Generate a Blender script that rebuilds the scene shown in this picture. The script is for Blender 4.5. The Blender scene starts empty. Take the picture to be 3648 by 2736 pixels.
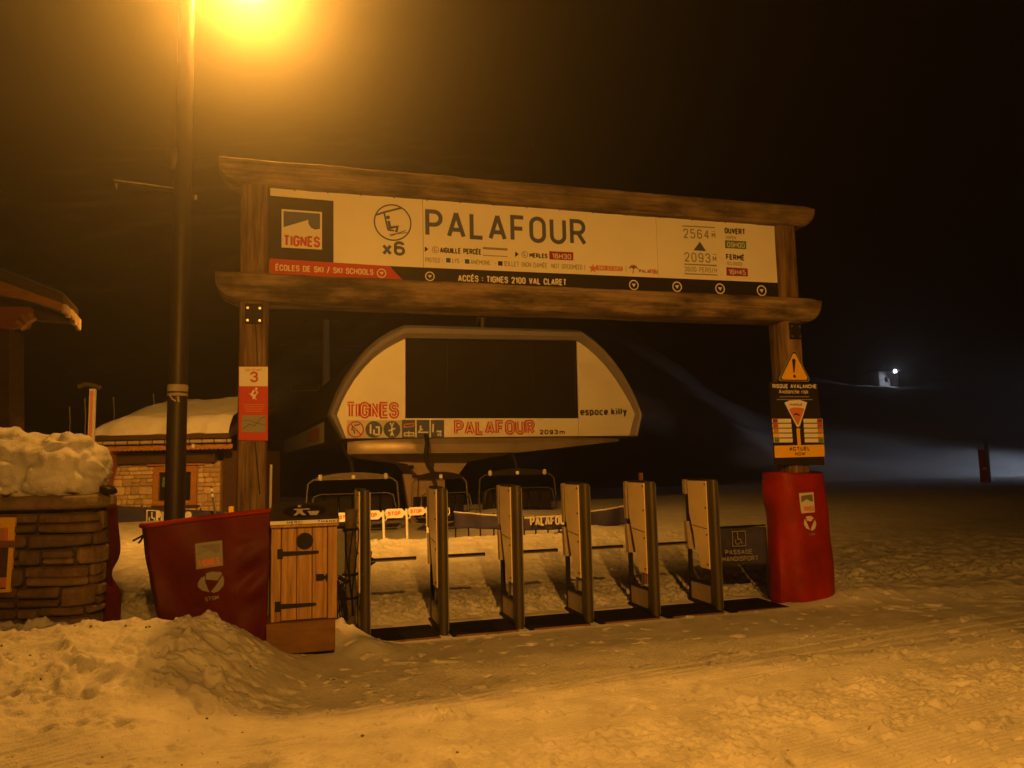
import bpy, bmesh, math, random
import numpy as np
from mathutils import Vector, noise as mnoise

random.seed(7)
S = bpy.context.scene
COL = S.collection

# ------------------------------------------------------------------ camera
CAM_H, PITCH, ROLL, FPX = 1.65, 0.104, 0.022, 2700.0
PW, PH = 3648.0, 2736.0
fwd = Vector((0, math.cos(PITCH), math.sin(PITCH)))
up0 = Vector((0, -math.sin(PITCH), math.cos(PITCH)))
rt0 = Vector((1, 0, 0))
rt = rt0 * math.cos(ROLL) - up0 * math.sin(ROLL)
up = up0 * math.cos(ROLL) + rt0 * math.sin(ROLL)
cam_d = bpy.data.cameras.new('camera')
cam_d.sensor_width = 36.0
cam_d.lens = FPX / PW * 36.0
cam_d.clip_start, cam_d.clip_end = 0.05, 3000
cam = bpy.data.objects.new('camera', cam_d)
COL.objects.link(cam)
from mathutils import Matrix
m3 = Matrix((rt, up, -fwd)).transposed()
cam.matrix_world = Matrix.Translation((0, 0, CAM_H)) @ m3.to_4x4()
S.camera = cam

# ------------------------------------------------------------------ night sky
world = bpy.data.worlds.new('World')
S.world = world
world.use_nodes = True
wn = world.node_tree
sky = wn.nodes.new('ShaderNodeTexSky')
sky.sky_type = 'NISHITA'
sky.sun_disc = False
sky.sun_elevation = math.radians(-4)
sky.sun_rotation = math.radians(200)
bg = wn.nodes['Background']
wn.links.new(sky.outputs[0], bg.inputs[0])
bg.inputs[1].default_value = 0.10

# ------------------------------------------------------------------ exposure
S.view_settings.view_transform = 'Standard'
S.view_settings.look = 'None'
S.view_settings.exposure = 0.0
S.view_settings.gamma = 1.0
S.view_settings.use_curve_mapping = False
S.cycles.use_denoising = True
S.cycles.max_bounces = 6
S.cycles.volume_bounces = 0
S.cycles.caustics_reflective = False
S.cycles.caustics_refractive = False

LAMP_POWER = 2650.0      # sodium floodlight head on the pole, turned to the queue
ADDED_BEAM = 9000.0      # extra spot in the same luminaire, added to brighten hut and station
LAMP_B_POWER = 4200.0    # its twin behind the photographer
SODIUM = (1.0, 0.395, 0.045)
HAZE_DENSITY = 0.0115
HAZE_G = 0.89

# ------------------------------------------------------------------ frames
TH = 0.283
D0 = 7.59
ct, st = math.cos(TH), math.sin(TH)
AO = Vector((-st * D0, ct * D0, 0.0))      # origin of the gate line frame

def ray(x, y):
    return fwd + rt * ((x - PW / 2) / FPX) - up * ((y - PH / 2) / FPX)

def PL(x, y, dv=0.0):
    """point of the photo on a plane parallel to the gate line -> (u, z)"""
    r = ray(x, y)
    s = (D0 + dv) / (-r.x * st + r.y * ct)
    p = r * s
    return (p.x * ct + p.y * st, p.z + CAM_H)

def WP(x, y, Y):
    r = ray(x, y)
    p = r * (Y / r.y)
    return Vector((p.x, Y, p.z + CAM_H))

def A2W(u, v, z):
    return Vector((AO.x + u * ct - v * st, AO.y + u * st + v * ct, z))

def W2A(x, y):
    dx, dy = x - AO.x, y - AO.y
    return dx * ct + dy * st, -dx * st + dy * ct

# ------------------------------------------------------------------ materials
def mat(name, col, rough=0.6, metal=0.0, var=0.0, vscale=8.0, bump=0.0, bscale=60.0,
        col2=None, stretch=None, coat=0.0, detail=6.0, lo=0.35, hi=0.65, grain=None, spec=0.5):
    m = bpy.data.materials.new(name)
    m.use_nodes = True
    nt = m.node_tree
    b = nt.nodes['Principled BSDF']
    b.inputs['Base Color'].default_value = (*col, 1)
    b.inputs['Roughness'].default_value = rough
    b.inputs['Metallic'].default_value = metal
    b.inputs['Specular IOR Level'].default_value = spec
    if coat:
        b.inputs['Coat Weight'].default_value = coat
    tc = nt.nodes.new('ShaderNodeTexCoord')
    src = tc.outputs['Object']
    if stretch:
        mp = nt.nodes.new('ShaderNodeMapping')
        mp.inputs['Scale'].default_value = stretch
        nt.links.new(src, mp.inputs['Vector'])
        src = mp.outputs[0]
    if var or col2:
        n = nt.nodes.new('ShaderNodeTexNoise')
        n.inputs['Scale'].default_value = vscale
        n.inputs['Detail'].default_value = detail
        n.inputs['Roughness'].default_value = 0.62
        nt.links.new(src, n.inputs['Vector'])
        r = nt.nodes.new('ShaderNodeValToRGB')
        r.color_ramp.elements[0].position = lo
        r.color_ramp.elements[1].position = hi
        c2 = col2 if col2 else tuple(c * (1 - var) for c in col)
        r.color_ramp.elements[0].color = (*c2, 1)
        r.color_ramp.elements[1].color = (*col, 1)
        nt.links.new(n.outputs[0], r.inputs[0])
        outc = r.outputs[0]
        if grain:
            mp2 = nt.nodes.new('ShaderNodeMapping'); mp2.inputs['Scale'].default_value = grain
            nt.links.new(tc.outputs['Object'], mp2.inputs['Vector'])
            n3 = nt.nodes.new('ShaderNodeTexNoise'); n3.inputs['Scale'].default_value = 1.0; n3.inputs['Detail'].default_value = 8; n3.inputs['Roughness'].default_value = 0.7
            nt.links.new(mp2.outputs[0], n3.inputs['Vector'])
            r3 = nt.nodes.new('ShaderNodeValToRGB'); r3.color_ramp.elements[0].position = .33; r3.color_ramp.elements[1].position = .58
            r3.color_ramp.elements[0].color = (.30, .27, .25, 1); r3.color_ramp.elements[1].color = (1, 1, 1, 1)
            nt.links.new(n3.outputs[0], r3.inputs[0])
            mx = nt.nodes.new('ShaderNodeMix'); mx.data_type = 'RGBA'; mx.blend_type = 'MULTIPLY'; mx.inputs['Factor'].default_value = 0.8
            nt.links.new(outc, mx.inputs['A']); nt.links.new(r3.outputs[0], mx.inputs['B'])
            outc = mx.outputs['Result']
        nt.links.new(outc, b.inputs['Base Color'])
        rr = nt.nodes.new('ShaderNodeMapRange')
        rr.inputs['To Min'].default_value = min(1, rough * 1.2)
        rr.inputs['To Max'].default_value = rough * 0.8
        nt.links.new(n.outputs[0], rr.inputs[0])
        nt.links.new(rr.outputs[0], b.inputs['Roughness'])
    if bump:
        n2 = nt.nodes.new('ShaderNodeTexNoise')
        n2.inputs['Scale'].default_value = bscale
        n2.inputs['Detail'].default_value = 5
        nt.links.new(src, n2.inputs['Vector'])
        bp = nt.nodes.new('ShaderNodeBump')
        bp.inputs['Strength'].default_value = bump
        bp.inputs['Distance'].default_value = 0.02
        nt.links.new(n2.outputs[0], bp.inputs['Height'])
        nt.links.new(bp.outputs[0], b.inputs['Normal'])
    return m

M = {}
M['snow'] = mat('snow', (0.69, 0.68, 0.69), 0.65, var=0.28, vscale=3.0, bump=0.45, bscale=70, detail=9, spec=0.20)
M['snow_roof'] = mat('roof_snow', (0.78, 0.78, 0.80), 0.7, var=0.12, vscale=3, bump=0.6, bscale=14, spec=0.20)
M['wood'] = mat('weathered_wood', (0.31, 0.225, 0.14), 0.8, col2=(0.07, 0.05, 0.032), vscale=2.4, lo=.36, hi=.62, detail=9, grain=(1.2, 38, 38),
                stretch=(0.75, 2.6, 2.6), bump=0.5, bscale=14, spec=0.20)
M['wood_post'] = mat('post_wood', (0.29, 0.19, 0.105), 0.75, col2=(0.10, 0.06, 0.035), vscale=3.2, grain=(38, 38, 1.2),
                     stretch=(4, 4, 0.5), bump=0.5, bscale=14, spec=0.20)
M['pine'] = mat('pine_board', (0.52, 0.31, 0.12), 0.55, col2=(0.42, 0.24, 0.085), vscale=5, grain=(42, 42, 1.6),
                stretch=(6, 6, 0.5), bump=0.15, bscale=18, spec=0.20)
M['pine_dark'] = mat('stained_pine', (0.24, 0.12, 0.045), 0.6, var=0.35, vscale=5, stretch=(1, 4, 4), spec=0.20)
M['red_wood'] = mat('red_stained_wood', (0.36, 0.10, 0.03), 0.6, var=0.35, vscale=5, stretch=(3, 3, 1))
M['orange_wood'] = mat('orange_wood', (0.50, 0.23, 0.06), 0.55, var=0.35, vscale=6, stretch=(1, 3, 3))
M['dark_wood'] = mat('dark_wood', (0.10, 0.055, 0.03), 0.7, var=0.4, vscale=5, stretch=(1, 4, 4), spec=0.20)
M['white'] = mat('white_panel', (0.82, 0.81, 0.78), 0.42, var=0.07, vscale=1.4, spec=0.20)
M['white_dirty'] = mat('dull_white_panel', (0.62, 0.60, 0.57), 0.45, var=0.2, vscale=2, spec=0.20)
M['print_white'] = mat('white_print', (0.75, 0.73, 0.70), 0.5, spec=0.12)
M['print_navy'] = mat('navy_print', (0.085, 0.105, 0.20), 0.5, spec=0.12)
M['print_blue'] = mat('blue_print', (0.03, 0.10, 0.34), 0.5, spec=0.12)
M['print_black'] = mat('black_print', (0.022, 0.018, 0.018), 0.5, spec=0.12)
M['print_grey'] = mat('grey_print', (0.26, 0.25, 0.22), 0.5, spec=0.12)
M['print_red'] = mat('red_print', (0.50, 0.055, 0.03), 0.5, spec=0.12)
M['print_dred'] = mat('dark_red_print', (0.30, 0.02, 0.02), 0.5, spec=0.12)
M['print_salmon'] = mat('salmon_print', (0.60, 0.20, 0.12), 0.5, spec=0.12)
M['print_green'] = mat('green_print', (0.10, 0.22, 0.06), 0.5, spec=0.12)
M['yellow'] = mat('yellow_print', (0.78, 0.46, 0.02), 0.5, spec=0.12)
M['tarp'] = mat('red_tarpaulin', (0.30, 0.014, 0.006), 0.5, var=0.4, vscale=2.5, bump=0.6, bscale=5, spec=0.20)
M['tarp_dark'] = mat('dark_red_tarpaulin', (0.115, 0.005, 0.004), 0.55, var=0.4, vscale=2.5, bump=0.6, bscale=5, spec=0.20)
M['banner'] = mat('navy_banner_cloth', (0.055, 0.05, 0.12), 0.7, var=0.35, vscale=4, bump=0.2, bscale=8, spec=0.12)
M['steel'] = mat('dull_steel', (0.40, 0.38, 0.33), 0.35, 0.8, var=0.25, vscale=9, stretch=(1, 1, 0.2))
M['olive'] = mat('olive_paint', (0.085, 0.07, 0.038), 0.45, 0.2, var=0.35, vscale=9, stretch=(1, 1, 0.25))
M['beige'] = mat('beige_panel', (0.88, 0.71, 0.43), 0.33, var=0.16, vscale=5, bump=0.05, bscale=40)
M['beige2'] = mat('grey_cover', (0.42, 0.33, 0.25), 0.5, var=0.2, vscale=8)
M['black'] = mat('black_plastic', (0.012, 0.011, 0.011), 0.45, spec=0.12)
M['blackmetal'] = mat('black_iron', (0.02, 0.017, 0.014), 0.6, 0.0, var=0.3, vscale=20, spec=.15)
M['rubber'] = mat('rubber_mat', (0.016, 0.013, 0.012), 0.8, var=0.4, vscale=12, bump=0.4, bscale=60, spec=0.12)
M['pole'] = mat('brown_pole_paint', (0.045, 0.03, 0.018), 0.5, 0.2, var=0.3, vscale=6, stretch=(1, 1, 0.2))
M['tape'] = mat('pale_tape', (0.52, 0.44, 0.34), 0.6, var=0.25, vscale=14)
M['grey'] = mat('grey_cabinet', (0.17, 0.17, 0.16), 0.5, var=0.2, vscale=7)
M['bark'] = mat('bark_log', (0.12, 0.085, 0.055), 0.85, var=0.6, vscale=14, bump=0.9, bscale=26)
M['coping'] = mat('coping_stone', (0.24, 0.17, 0.11), 0.75, col2=(0.11, 0.075, 0.045), vscale=6, bump=0.6, bscale=18)
M['mortar'] = mat('mortar', (0.09, 0.065, 0.045), 0.9, var=0.4, vscale=10, bump=0.5, bscale=40)
for i, c in enumerate([(0.20, 0.125, 0.07), (0.15, 0.10, 0.06), (0.245, 0.16, 0.095), (0.175, 0.105, 0.055)]):
    M['stone%d' % i] = mat('wall_stone', c, 0.8, var=0.45, vscale=9, bump=0.7, bscale=22)
for i, c in enumerate([(0.66, 0.50, 0.30), (0.78, 0.64, 0.42), (0.52, 0.38, 0.23), (0.70, 0.53, 0.32)]):
    M['hstone%d' % i] = mat('hut_stone', c, 0.75, var=0.3, vscale=5, bump=0.5, bscale=12)
M['hut_mortar'] = mat('hut_mortar', (0.40, 0.28, 0.16), 0.9, var=0.3, vscale=6)
M['rim'] = mat('grey_hood_rim', (0.23, 0.21, 0.24), 0.5, var=0.15, vscale=2)
M['hull'] = mat('pale_hull', (0.34, 0.25, 0.19), 0.45, var=0.2, vscale=1.2)
M['skirt'] = mat('brushed_skirt', (0.42, 0.35, 0.29), 0.5, 0.5, var=0.3, vscale=1.5)
M['dark_body'] = mat('dark_hood_body', (0.05, 0.04, 0.035), 0.6, var=0.2, vscale=1)
M['glass'] = mat('dark_window', (0.02, 0.018, 0.016), 0.12)
M['chair_metal'] = mat('chair_tube', (0.12, 0.10, 0.075), 0.5, 0.3, var=0.2, vscale=7)
M['chair_beam'] = mat('chair_beam_paint', (0.11, 0.085, 0.055), 0.5, var=0.2, vscale=5)
M['seat'] = mat('black_seat', (0.013, 0.011, 0.011), 0.6, spec=0.12)
M['rock'] = mat('hillside_rock', (0.10, 0.085, 0.07), 0.9, col2=(0.035, 0.03, 0.026), vscale=0.12, bump=0.4, bscale=1.5)
M['rust'] = mat('rusty_wood', (0.24, 0.09, 0.05), 0.8, var=0.4, vscale=6)
M['dirt'] = mat('dark_grit', (0.09, 0.05, 0.025), 0.9)

def emit(name, col, s):
    m = bpy.data.materials.new(name); m.use_nodes = True
    b = m.node_tree.nodes['Principled BSDF']
    b.inputs['Base Color'].default_value = (0.8, 0.8, 0.8, 1)
    b.inputs['Emission Color'].default_value = (*col, 1)
    b.inputs['Emission Strength'].default_value = s
    return m
M['lamp_glass'] = emit('lamp_lens', (1, 0.6, 0.15), 30)
M['cold_glass'] = emit('cold_lamp_lens', (0.75, 0.82, 1.0), 22)

# ------------------------------------------------------------------ builders
class Thing:
    def __init__(self, name, label, cat, base=(0, 0, 0), arch=True, group=None, yaw=None, kind=None):
        self.base = Vector(base)
        self.arch = arch
        o = bpy.data.objects.new(name, None)
        o.empty_display_size = 0.2
        COL.objects.link(o)
        if arch:
            o.location = A2W(*base)
            o.rotation_euler = (0, 0, TH)
        else:
            o.location = base
            if yaw: o.rotation_euler = (0, 0, yaw)
        if label: o['label'] = label
        if cat: o['category'] = cat
        if group: o['group'] = group
        if kind: o['kind'] = kind
        self.o = o

class MB:
    def __init__(self):
        self.v = []; self.f = []
    def add(self, vs, fs):
        n = len(self.v)
        self.v += [tuple(p) for p in vs]
        self.f += [tuple(i + n for i in f) for f in fs]
        return self
    def box(self, x0, x1, y0, y1, z0, z1):
        vs = [(x0, y0, z0), (x1, y0, z0), (x1, y1, z0), (x0, y1, z0), (x0, y0, z1), (x1, y0, z1), (x1, y1, z1), (x0, y1, z1)]
        fs = [(0, 3, 2, 1), (4, 5, 6, 7), (0, 1, 5, 4), (1, 2, 6, 5), (2, 3, 7, 6), (3, 0, 4, 7)]
        return self.add(vs, fs)
    def bbox(self, x0, x1, y0, y1, z0, z1, r=0.01, seg=1):
        bm = bmesh.new()
        bmesh.ops.create_cube(bm, size=1.0)
        for v in bm.verts:
            v.co = ((x0 + x1) / 2 + v.co.x * (x1 - x0), (y0 + y1) / 2 + v.co.y * (y1 - y0), (z0 + z1) / 2 + v.co.z * (z1 - z0))
        bmesh.ops.bevel(bm, geom=bm.edges[:], offset=min(r, 0.45 * min(abs(x1 - x0), abs(y1 - y0), abs(z1 - z0))), segments=seg, affect='EDGES', profile=0.6)
        bm.verts.index_update()
        self.add([v.co[:] for v in bm.verts], [[v.index for v in f.verts] for f in bm.faces])
        bm.free(); return self
    def prism(self, poly, y0, y1):
        """polygon in (x, z), extruded along y"""
        n = len(poly)
        vs = [(p[0], y0, p[1]) for p in poly] + [(p[0], y1, p[1]) for p in poly]
        fs = [tuple(range(n)), tuple(range(2 * n - 1, n - 1, -1))]
        fs += [(i, i + n, (i + 1) % n + n, (i + 1) % n) for i in range(n)]
        return self.add(vs, fs)
    def flat(self, poly, y):
        return self.add([(p[0], y, p[1]) for p in poly], [tuple(range(len(poly)))])
    def tube(self, pts, r, n=8, r1=None, cap=True):
        pts = [Vector(p) for p in pts]
        k = len(pts); vs = []; prev = None
        for i, p in enumerate(pts):
            t = (pts[min(i + 1, k - 1)] - pts[max(i - 1, 0)]).normalized()
            if prev is None:
                a = Vector((0, 0, 1)) if abs(t.z) < 0.9 else Vector((1, 0, 0))
                x = t.cross(a).normalized()
            else:
                x = (prev - t * prev.dot(t)).normalized()
            prev = x
            y = t.cross(x)
            rr = r if r1 is None else r + (r1 - r) * i / (k - 1)
            for j in range(n):
                a = 2 * math.pi * j / n
                vs.append(p + x * (rr * math.cos(a)) + y * (rr * math.sin(a)))
        fs = []
        for i in range(k - 1):
            for j in range(n):
                a, b = i * n + j, i * n + (j + 1) % n
                fs.append((a, b, b + n, a + n))
        if cap:
            fs.append(tuple(range(n - 1, -1, -1)))
            fs.append(tuple(range((k - 1) * n, k * n)))
        return self.add(vs, fs)
    def disc(self, cx, cz, r, y, n=32, rz=None):
        rz = rz or r
        return self.flat([(cx + r * math.cos(2 * math.pi * i / n), cz + rz * math.sin(2 * math.pi * i / n)) for i in range(n)], y)
    def ring(self, cx, cz, r0, r1, y, n=40, ys=None):
        vs = []; fs = []
        for i in range(n):
            a = 2 * math.pi * i / n
            vs += [(cx + r0 * math.cos(a), y, cz + r0 * math.sin(a)), (cx + r1 * math.cos(a), y, cz + r1 * math.sin(a))]
        for i in range(n):
            a = 2 * i; b = 2 * ((i + 1) % n)
            fs.append((a, a + 1, b + 1, b))
        return self.add(vs, fs)
    def stroke(self, pts, w, y, closed=False):
        pts = [Vector((p[0], p[1])) for p in pts]
        n = len(pts)
        L = []; R = []
        for i in range(n):
            if closed:
                a, c = pts[(i - 1) % n], pts[(i + 1) % n]
            else:
                a, c = pts[max(i - 1, 0)], pts[min(i + 1, n - 1)]
            b = pts[i]
            d0 = (b - a); d1 = (c - b)
            if d0.length < 1e-9: d0 = d1
            if d1.length < 1e-9: d1 = d0
            d0 = d0.normalized(); d1 = d1.normalized()
            n0 = Vector((-d0.y, d0.x)); n1 = Vector((-d1.y, d1.x))
            m = n0 + n1
            if m.length < 1e-6: m = n0
            m.normalize()
            k = 1.0 / max(0.69, m.dot(n0))
            L.append(b + m * (w / 2 * k)); R.append(b - m * (w / 2 * k))
        vs = []
        for l, r in zip(L, R):
            vs += [(l.x, y, l.y), (r.x, y, r.y)]
        fs = [(2 * i, 2 * i + 1, 2 * i + 3, 2 * i + 2) for i in range(n - 1)]
        if closed: fs.append((2 * n - 2, 2 * n - 1, 1, 0))
        return self.add(vs, fs)
    def build(self, name, m, thing=None, parent=None, smooth=False, label=None, kind=None, cat=None, base=None, group=None):
        b = thing.base if thing else Vector(base or (0, 0, 0))
        me = bpy.data.meshes.new(name)
        me.from_pydata([(p[0] - b.x, p[1] - b.y, p[2] - b.z) for p in self.v], [], self.f)
        me.materials.append(M[m] if isinstance(m, str) else m)
        o = bpy.data.objects.new(name, me)
        COL.objects.link(o)
        if thing: o.parent = parent or thing.o
        else: o.location = b
        if smooth:
            me.polygons.foreach_set('use_smooth', [True] * len(me.polygons))
        else:
            bm = bmesh.new(); bm.from_mesh(me)
            bmesh.ops.recalc_face_normals(bm, faces=bm.faces)
            bm.to_mesh(me); bm.free()
        if label: o['label'] = label
        if kind: o['kind'] = kind
        if cat: o['category'] = cat
        if group: o['group'] = group
        return o

def smooth_by_angle(o, ang=40):
    me = o.data
    me.polygons.foreach_set('use_smooth', [True] * len(me.polygons))
    try:
        me.set_sharp_from_angle(angle=math.radians(ang))
    except Exception:
        pass
    return o

# ------------------------------------------------------------------ stroke lettering
def rnd(path):
    """corner rounding: (x, y) sharp, (x, y, r) rounded"""
    out = []; n = len(path)
    for i, p in enumerate(path):
        if len(p) == 2 or i in (0, n - 1):
            out.append(Vector(p[:2])); continue
        b = Vector(p[:2]); a = Vector(path[i - 1][:2]); c = Vector(path[i + 1][:2]); r = p[2]
        p0 = b + (a - b).normalized() * min(r, (a - b).length * 0.5 if i - 1 not in (0,) and len(path[i-1]) == 3 else (a - b).length)
        p1 = b + (c - b).normalized() * min(r, (c - b).length * 0.5 if i + 1 not in (n - 1,) and len(path[i+1]) == 3 else (c - b).length)
        for k in range(7):
            t = k / 6
            # cubic approximation of a quarter arc
            q0 = p0 + (b - p0) * 0.56; q1 = p1 + (b - p1) * 0.56
            out.append(p0 * (1 - t) ** 3 + q0 * 3 * t * (1 - t) ** 2 + q1 * 3 * t * t * (1 - t) + p1 * t ** 3)
    res = [out[0]]
    for q in out[1:]:
        if (q - res[-1]).length > 1e-4: res.append(q)
    return res

def rr(w=.56, z0=0, z1=1, r=.28):
    return [(w / 2, z0), (0, z0, r), (0, z1, r), (w, z1, r), (w, z0, r), (w / 2 - .001, z0)]

G = {
 'A': (.6, [[(0, 0), (.3, 1), (.6, 0)], [(.11, .28), (.49, .28)]]),
 'B': (.55, [[(0, 0), (0, 1), (.52, 1, .24), (.52, .53, .24), (0, .53)], [(.3, .53), (.56, .53, .25), (.56, 0, .25), (0, 0)]]),
 'C': (.55, [[(.55, .7), (.55, 1, .28), (0, 1, .28), (0, 0, .28), (.55, 0, .28), (.55, .3)]]),
 'D': (.56, [[(0, 0), (0, 1), (.56, 1, .3), (.56, 0, .3), (0, 0), (0, .1)]]),
 'E': (.48, [[(.48, 1), (0, 1), (0, 0), (.48, 0)], [(0, .52), (.42, .52)]]),
 'F': (.48, [[(.48, 1), (0, 1), (0, 0)], [(0, .5), (.43, .5)]]),
 'G': (.56, [[(.56, .72), (.56, 1, .28), (0, 1, .28), (0, 0, .28), (.56, 0, .28), (.56, .48), (.3, .48)]]),
 'H': (.56, [[(0, 0), (0, 1)], [(.56, 0), (.56, 1)], [(0, .52), (.56, .52)]]),
 'I': (.0, [[(0, 0), (0, 1)]]),
 'J': (.42, [[(.42, 1), (.42, 0, .22), (0, 0, .22), (0, .25)]]),
 'K': (.55, [[(0, 0), (0, 1)], [(.53, 1), (.02, .42)], [(.2, .6), (.56, 0)]]),
 'L': (.45, [[(0, 1), (0, 0), (.45, 0)]]),
 'M': (.7, [[(0, 0), (0, 1), (.35, .35), (.7, 1), (.7, 0)]]),
 'N': (.57, [[(0, 0), (0, 1), (.57, 0), (.57, 1)]]),
 'O': (.56, [rr()]),
 'P': (.54, [[(0, 0), (0, 1), (.54, 1, .27), (.54, .44, .27), (0, .44)]]),
 'Q': (.56, [rr(), [(.32, .24), (.6, -.06)]]),
 'R': (.55, [[(0, 0), (0, 1), (.54, 1, .26), (.54, .47, .26), (0, .47)], [(.28, .47), (.57, 0)]]),
 'S': (.53, [[(.51, .74), (.51, 1, .25), (0, 1, .25), (0, .53, .22), (.53, .53, .22), (.53, 0, .25), (0, 0, .25), (0, .26)]]),
 'T': (.56, [[(0, 1), (.56, 1)], [(.28, 1), (.28, 0)]]),
 'U': (.56, [[(0, 1), (0, 0, .28), (.56, 0, .28), (.56, 1)]]),
 'V': (.58, [[(0, 1), (.29, 0), (.58, 1)]]),
 'W': (.8, [[(0, 1), (.2, 0), (.4, .9), (.6, 0), (.8, 1)]]),
 'X': (.56, [[(0, 0), (.56, 1)], [(0, 1), (.56, 0)]]),
 'Y': (.56, [[(0, 1), (.28, .45), (.56, 1)], [(.28, .45), (.28, 0)]]),
 'Z': (.52, [[(0, 1), (.52, 1), (0, 0), (.52, 0)]]),
 '0': (.52, [rr(.52, r=.26)]),
 '1': (.28, [[(0, .78), (.26, 1), (.26, 0)]]),
 '2': (.52, [[(0, .72), (0, 1, .26), (.52, 1, .26), (.52, .56, .2), (0, 0), (.52, 0)]]),
 '3': (.52, [[(0, .76), (0, 1, .24), (.5, 1, .24), (.5, .53, .22), (.2, .53)], [(.3, .53), (.53, .53, .24), (.53, 0, .25), (0, 0, .25), (0, .24)]]),
 '4': (.56, [[(.4, 0), (.4, 1), (0, .3), (.56, .3)]]),
 '5': (.52, [[(.48, 1), (.04, 1), (.02, .58), (.52, .62, .26), (.52, 0, .26), (0, 0, .25), (0, .2)]]),
 '6': (.52, [[(.48, .8), (.48, 1, .24), (0, 1, .26), (0, 0, .26), (.52, 0, .26), (.52, .58, .26), (0, .58, .2), (0, .4)]]),
 '7': (.5, [[(0, 1), (.5, 1), (.16, 0)]]),
 '9': (.52, [[(.04, .2), (.04, 0, .24), (.52, 0, .26), (.52, 1, .26), (0, 1, .26), (0, .42, .26), (.52, .42, .2), (.52, .6)]]),
 '/': (.4, [[(0, -.1), (.38, 1.1)]]), ':': (.0, [[(0, .18), (0, .34)], [(0, .62), (0, .78)]]),
 '-': (.3, [[(0, .45), (.3, .45)]]), '|': (.0, [[(0, -.1), (0, 1.1)]]),
 '(': (.18, [[(.18, 1.1), (0, .8, .3), (0, .2, .3), (.18, -.1)]]), ')': (.18, [[(0, 1.1), (.18, .8, .3), (.18, .2, .3), (0, -.1)]]),
 ' ': (.28, []),
 'a': (.46, [[(.46, .7), (.46, 0)], [(.46, .7), (0, .7, .22), (0, 0, .22), (.46, 0)]]),
 'c': (.42, [[(.42, .66), (0, .72, .24), (0, -.02, .24), (.42, .04)]]),
 'e': (.46, [[(0, .36), (.46, .36), (.46, .7, .22), (0, .7, .22), (0, 0, .22), (.44, .02)]]),
 'h': (.44, [[(0, 0), (0, 1)], [(0, .45), (0, .7, .2), (.44, .7, .2), (.44, 0)]]),
 'i': (.0, [[(0, 0), (0, .7)], [(0, .86), (0, 1)]]),
 'k': (.44, [[(0, 0), (0, 1)], [(.42, .7), (.03, .32)], [(.14, .42), (.45, 0)]]),
 'l': (.0, [[(0, 0), (0, 1)]]),
 'm': (.7, [[(0, 0), (0, .7), (.35, .7, .14), (.35, 0)], [(.2, .7), (.7, .7, .16), (.7, 0)]]),
 'n': (.44, [[(0, 0), (0, .7)], [(0, .45), (0, .7, .2), (.44, .7, .2), (.44, 0)]]),
 'p': (.46, [[(0, -.28), (0, .7), (.46, .7, .22), (.46, 0, .22), (0, 0)]]),
 'r': (.3, [[(0, 0), (0, .7)], [(0, .4), (0, .7, .22), (.3, .7)]]),
 's': (.4, [[(.4, .6), (.38, .72, .14), (0, .72, .16), (0, .37, .14), (.4, .35, .14), (.4, -.02, .16), (0, -.02, .14), (0, .1)]]),
 'v': (.46, [[(0, .7), (.23, 0), (.46, .7)]]),
 'x': (.44, [[(0, 0), (.44, .7)], [(0, .7), (.44, 0)]]),
 'y': (.46, [[(0, .7), (.23, 0)], [(.46, .7), (.14, -.28), (0, -.28)]]),
}
G['É'] = (G['E'][0], G['E'][1] + [[(.2, 1.14), (.36, 1.32)]])
G['È'] = (G['E'][0], G['E'][1] + [[(.3, 1.14), (.14, 1.32)]])
G['Œ'] = (.85, [[(.45, 1), (0, 1, .25), (0, 0, .25), (.45, 0)], [(.85, 1), (.42, 1), (.42, 0), (.85, 0)], [(.42, .52), (.8, .52)]])

def text(s, u0, z0, u1, z1, h, wt, y, slant=0.0, gap=0.2, draw=None, only=None):
    """mesh of stroke letters: baseline (u0,z0)-(u1,z1), cap height h, stroke weight wt (share of h)"""
    mb = MB()
    adv = []; x = 0
    for ch in s:
        w = G[ch][0]
        adv.append(x)
        x += w + gap * 0.62 + wt
    tot = x - gap * 0.62 - wt
    L = math.hypot(u1 - u0, z1 - z0)
    W = wt * h
    sx = (L - W) / max(tot, 1e-6)
    dx, dz = (u1 - u0) / L, (z1 - z0) / L
    k = 0
    for ci, (ch, ax) in enumerate(zip(s, adv)):
        if only is not None and ci != only: continue
        for path in G[ch][1]:
            pts = []
            for q in rnd(path):
                px = W / 2 + (ax + q.x) * sx + slant * q.y * h
                pz = W / 2 + q.y * (h - W)
                pts.append((u0 + px * dx - pz * dz * 0.0, z0 + px * dz + pz))
            runs = [[pts[0]]]
            for a_, b_, c_ in zip(pts[:-2], pts[1:-1], pts[2:]):
                runs[-1].append(b_)
                if (Vector(b_) - Vector(a_)).normalized().dot((Vector(c_) - Vector(b_)).normalized()) < -0.25: runs.append([b_])
            runs[-1].append(pts[-1])
            if len(runs) > 1:
                for r_ in runs:
                    mb.stroke(r_, (draw or wt) * h, y - 0.0002 * (k % 4)); k += 1
                continue
            closed = (Vector(pts[0]) - Vector(pts[-1])).length < 0.02 * h and len(pts) > 8
            if closed: pts = pts[:-1]
            mb.stroke(pts, (draw or wt) * h, y - 0.0002 * (k % 3), closed)
            k += 1
    return mb

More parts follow.
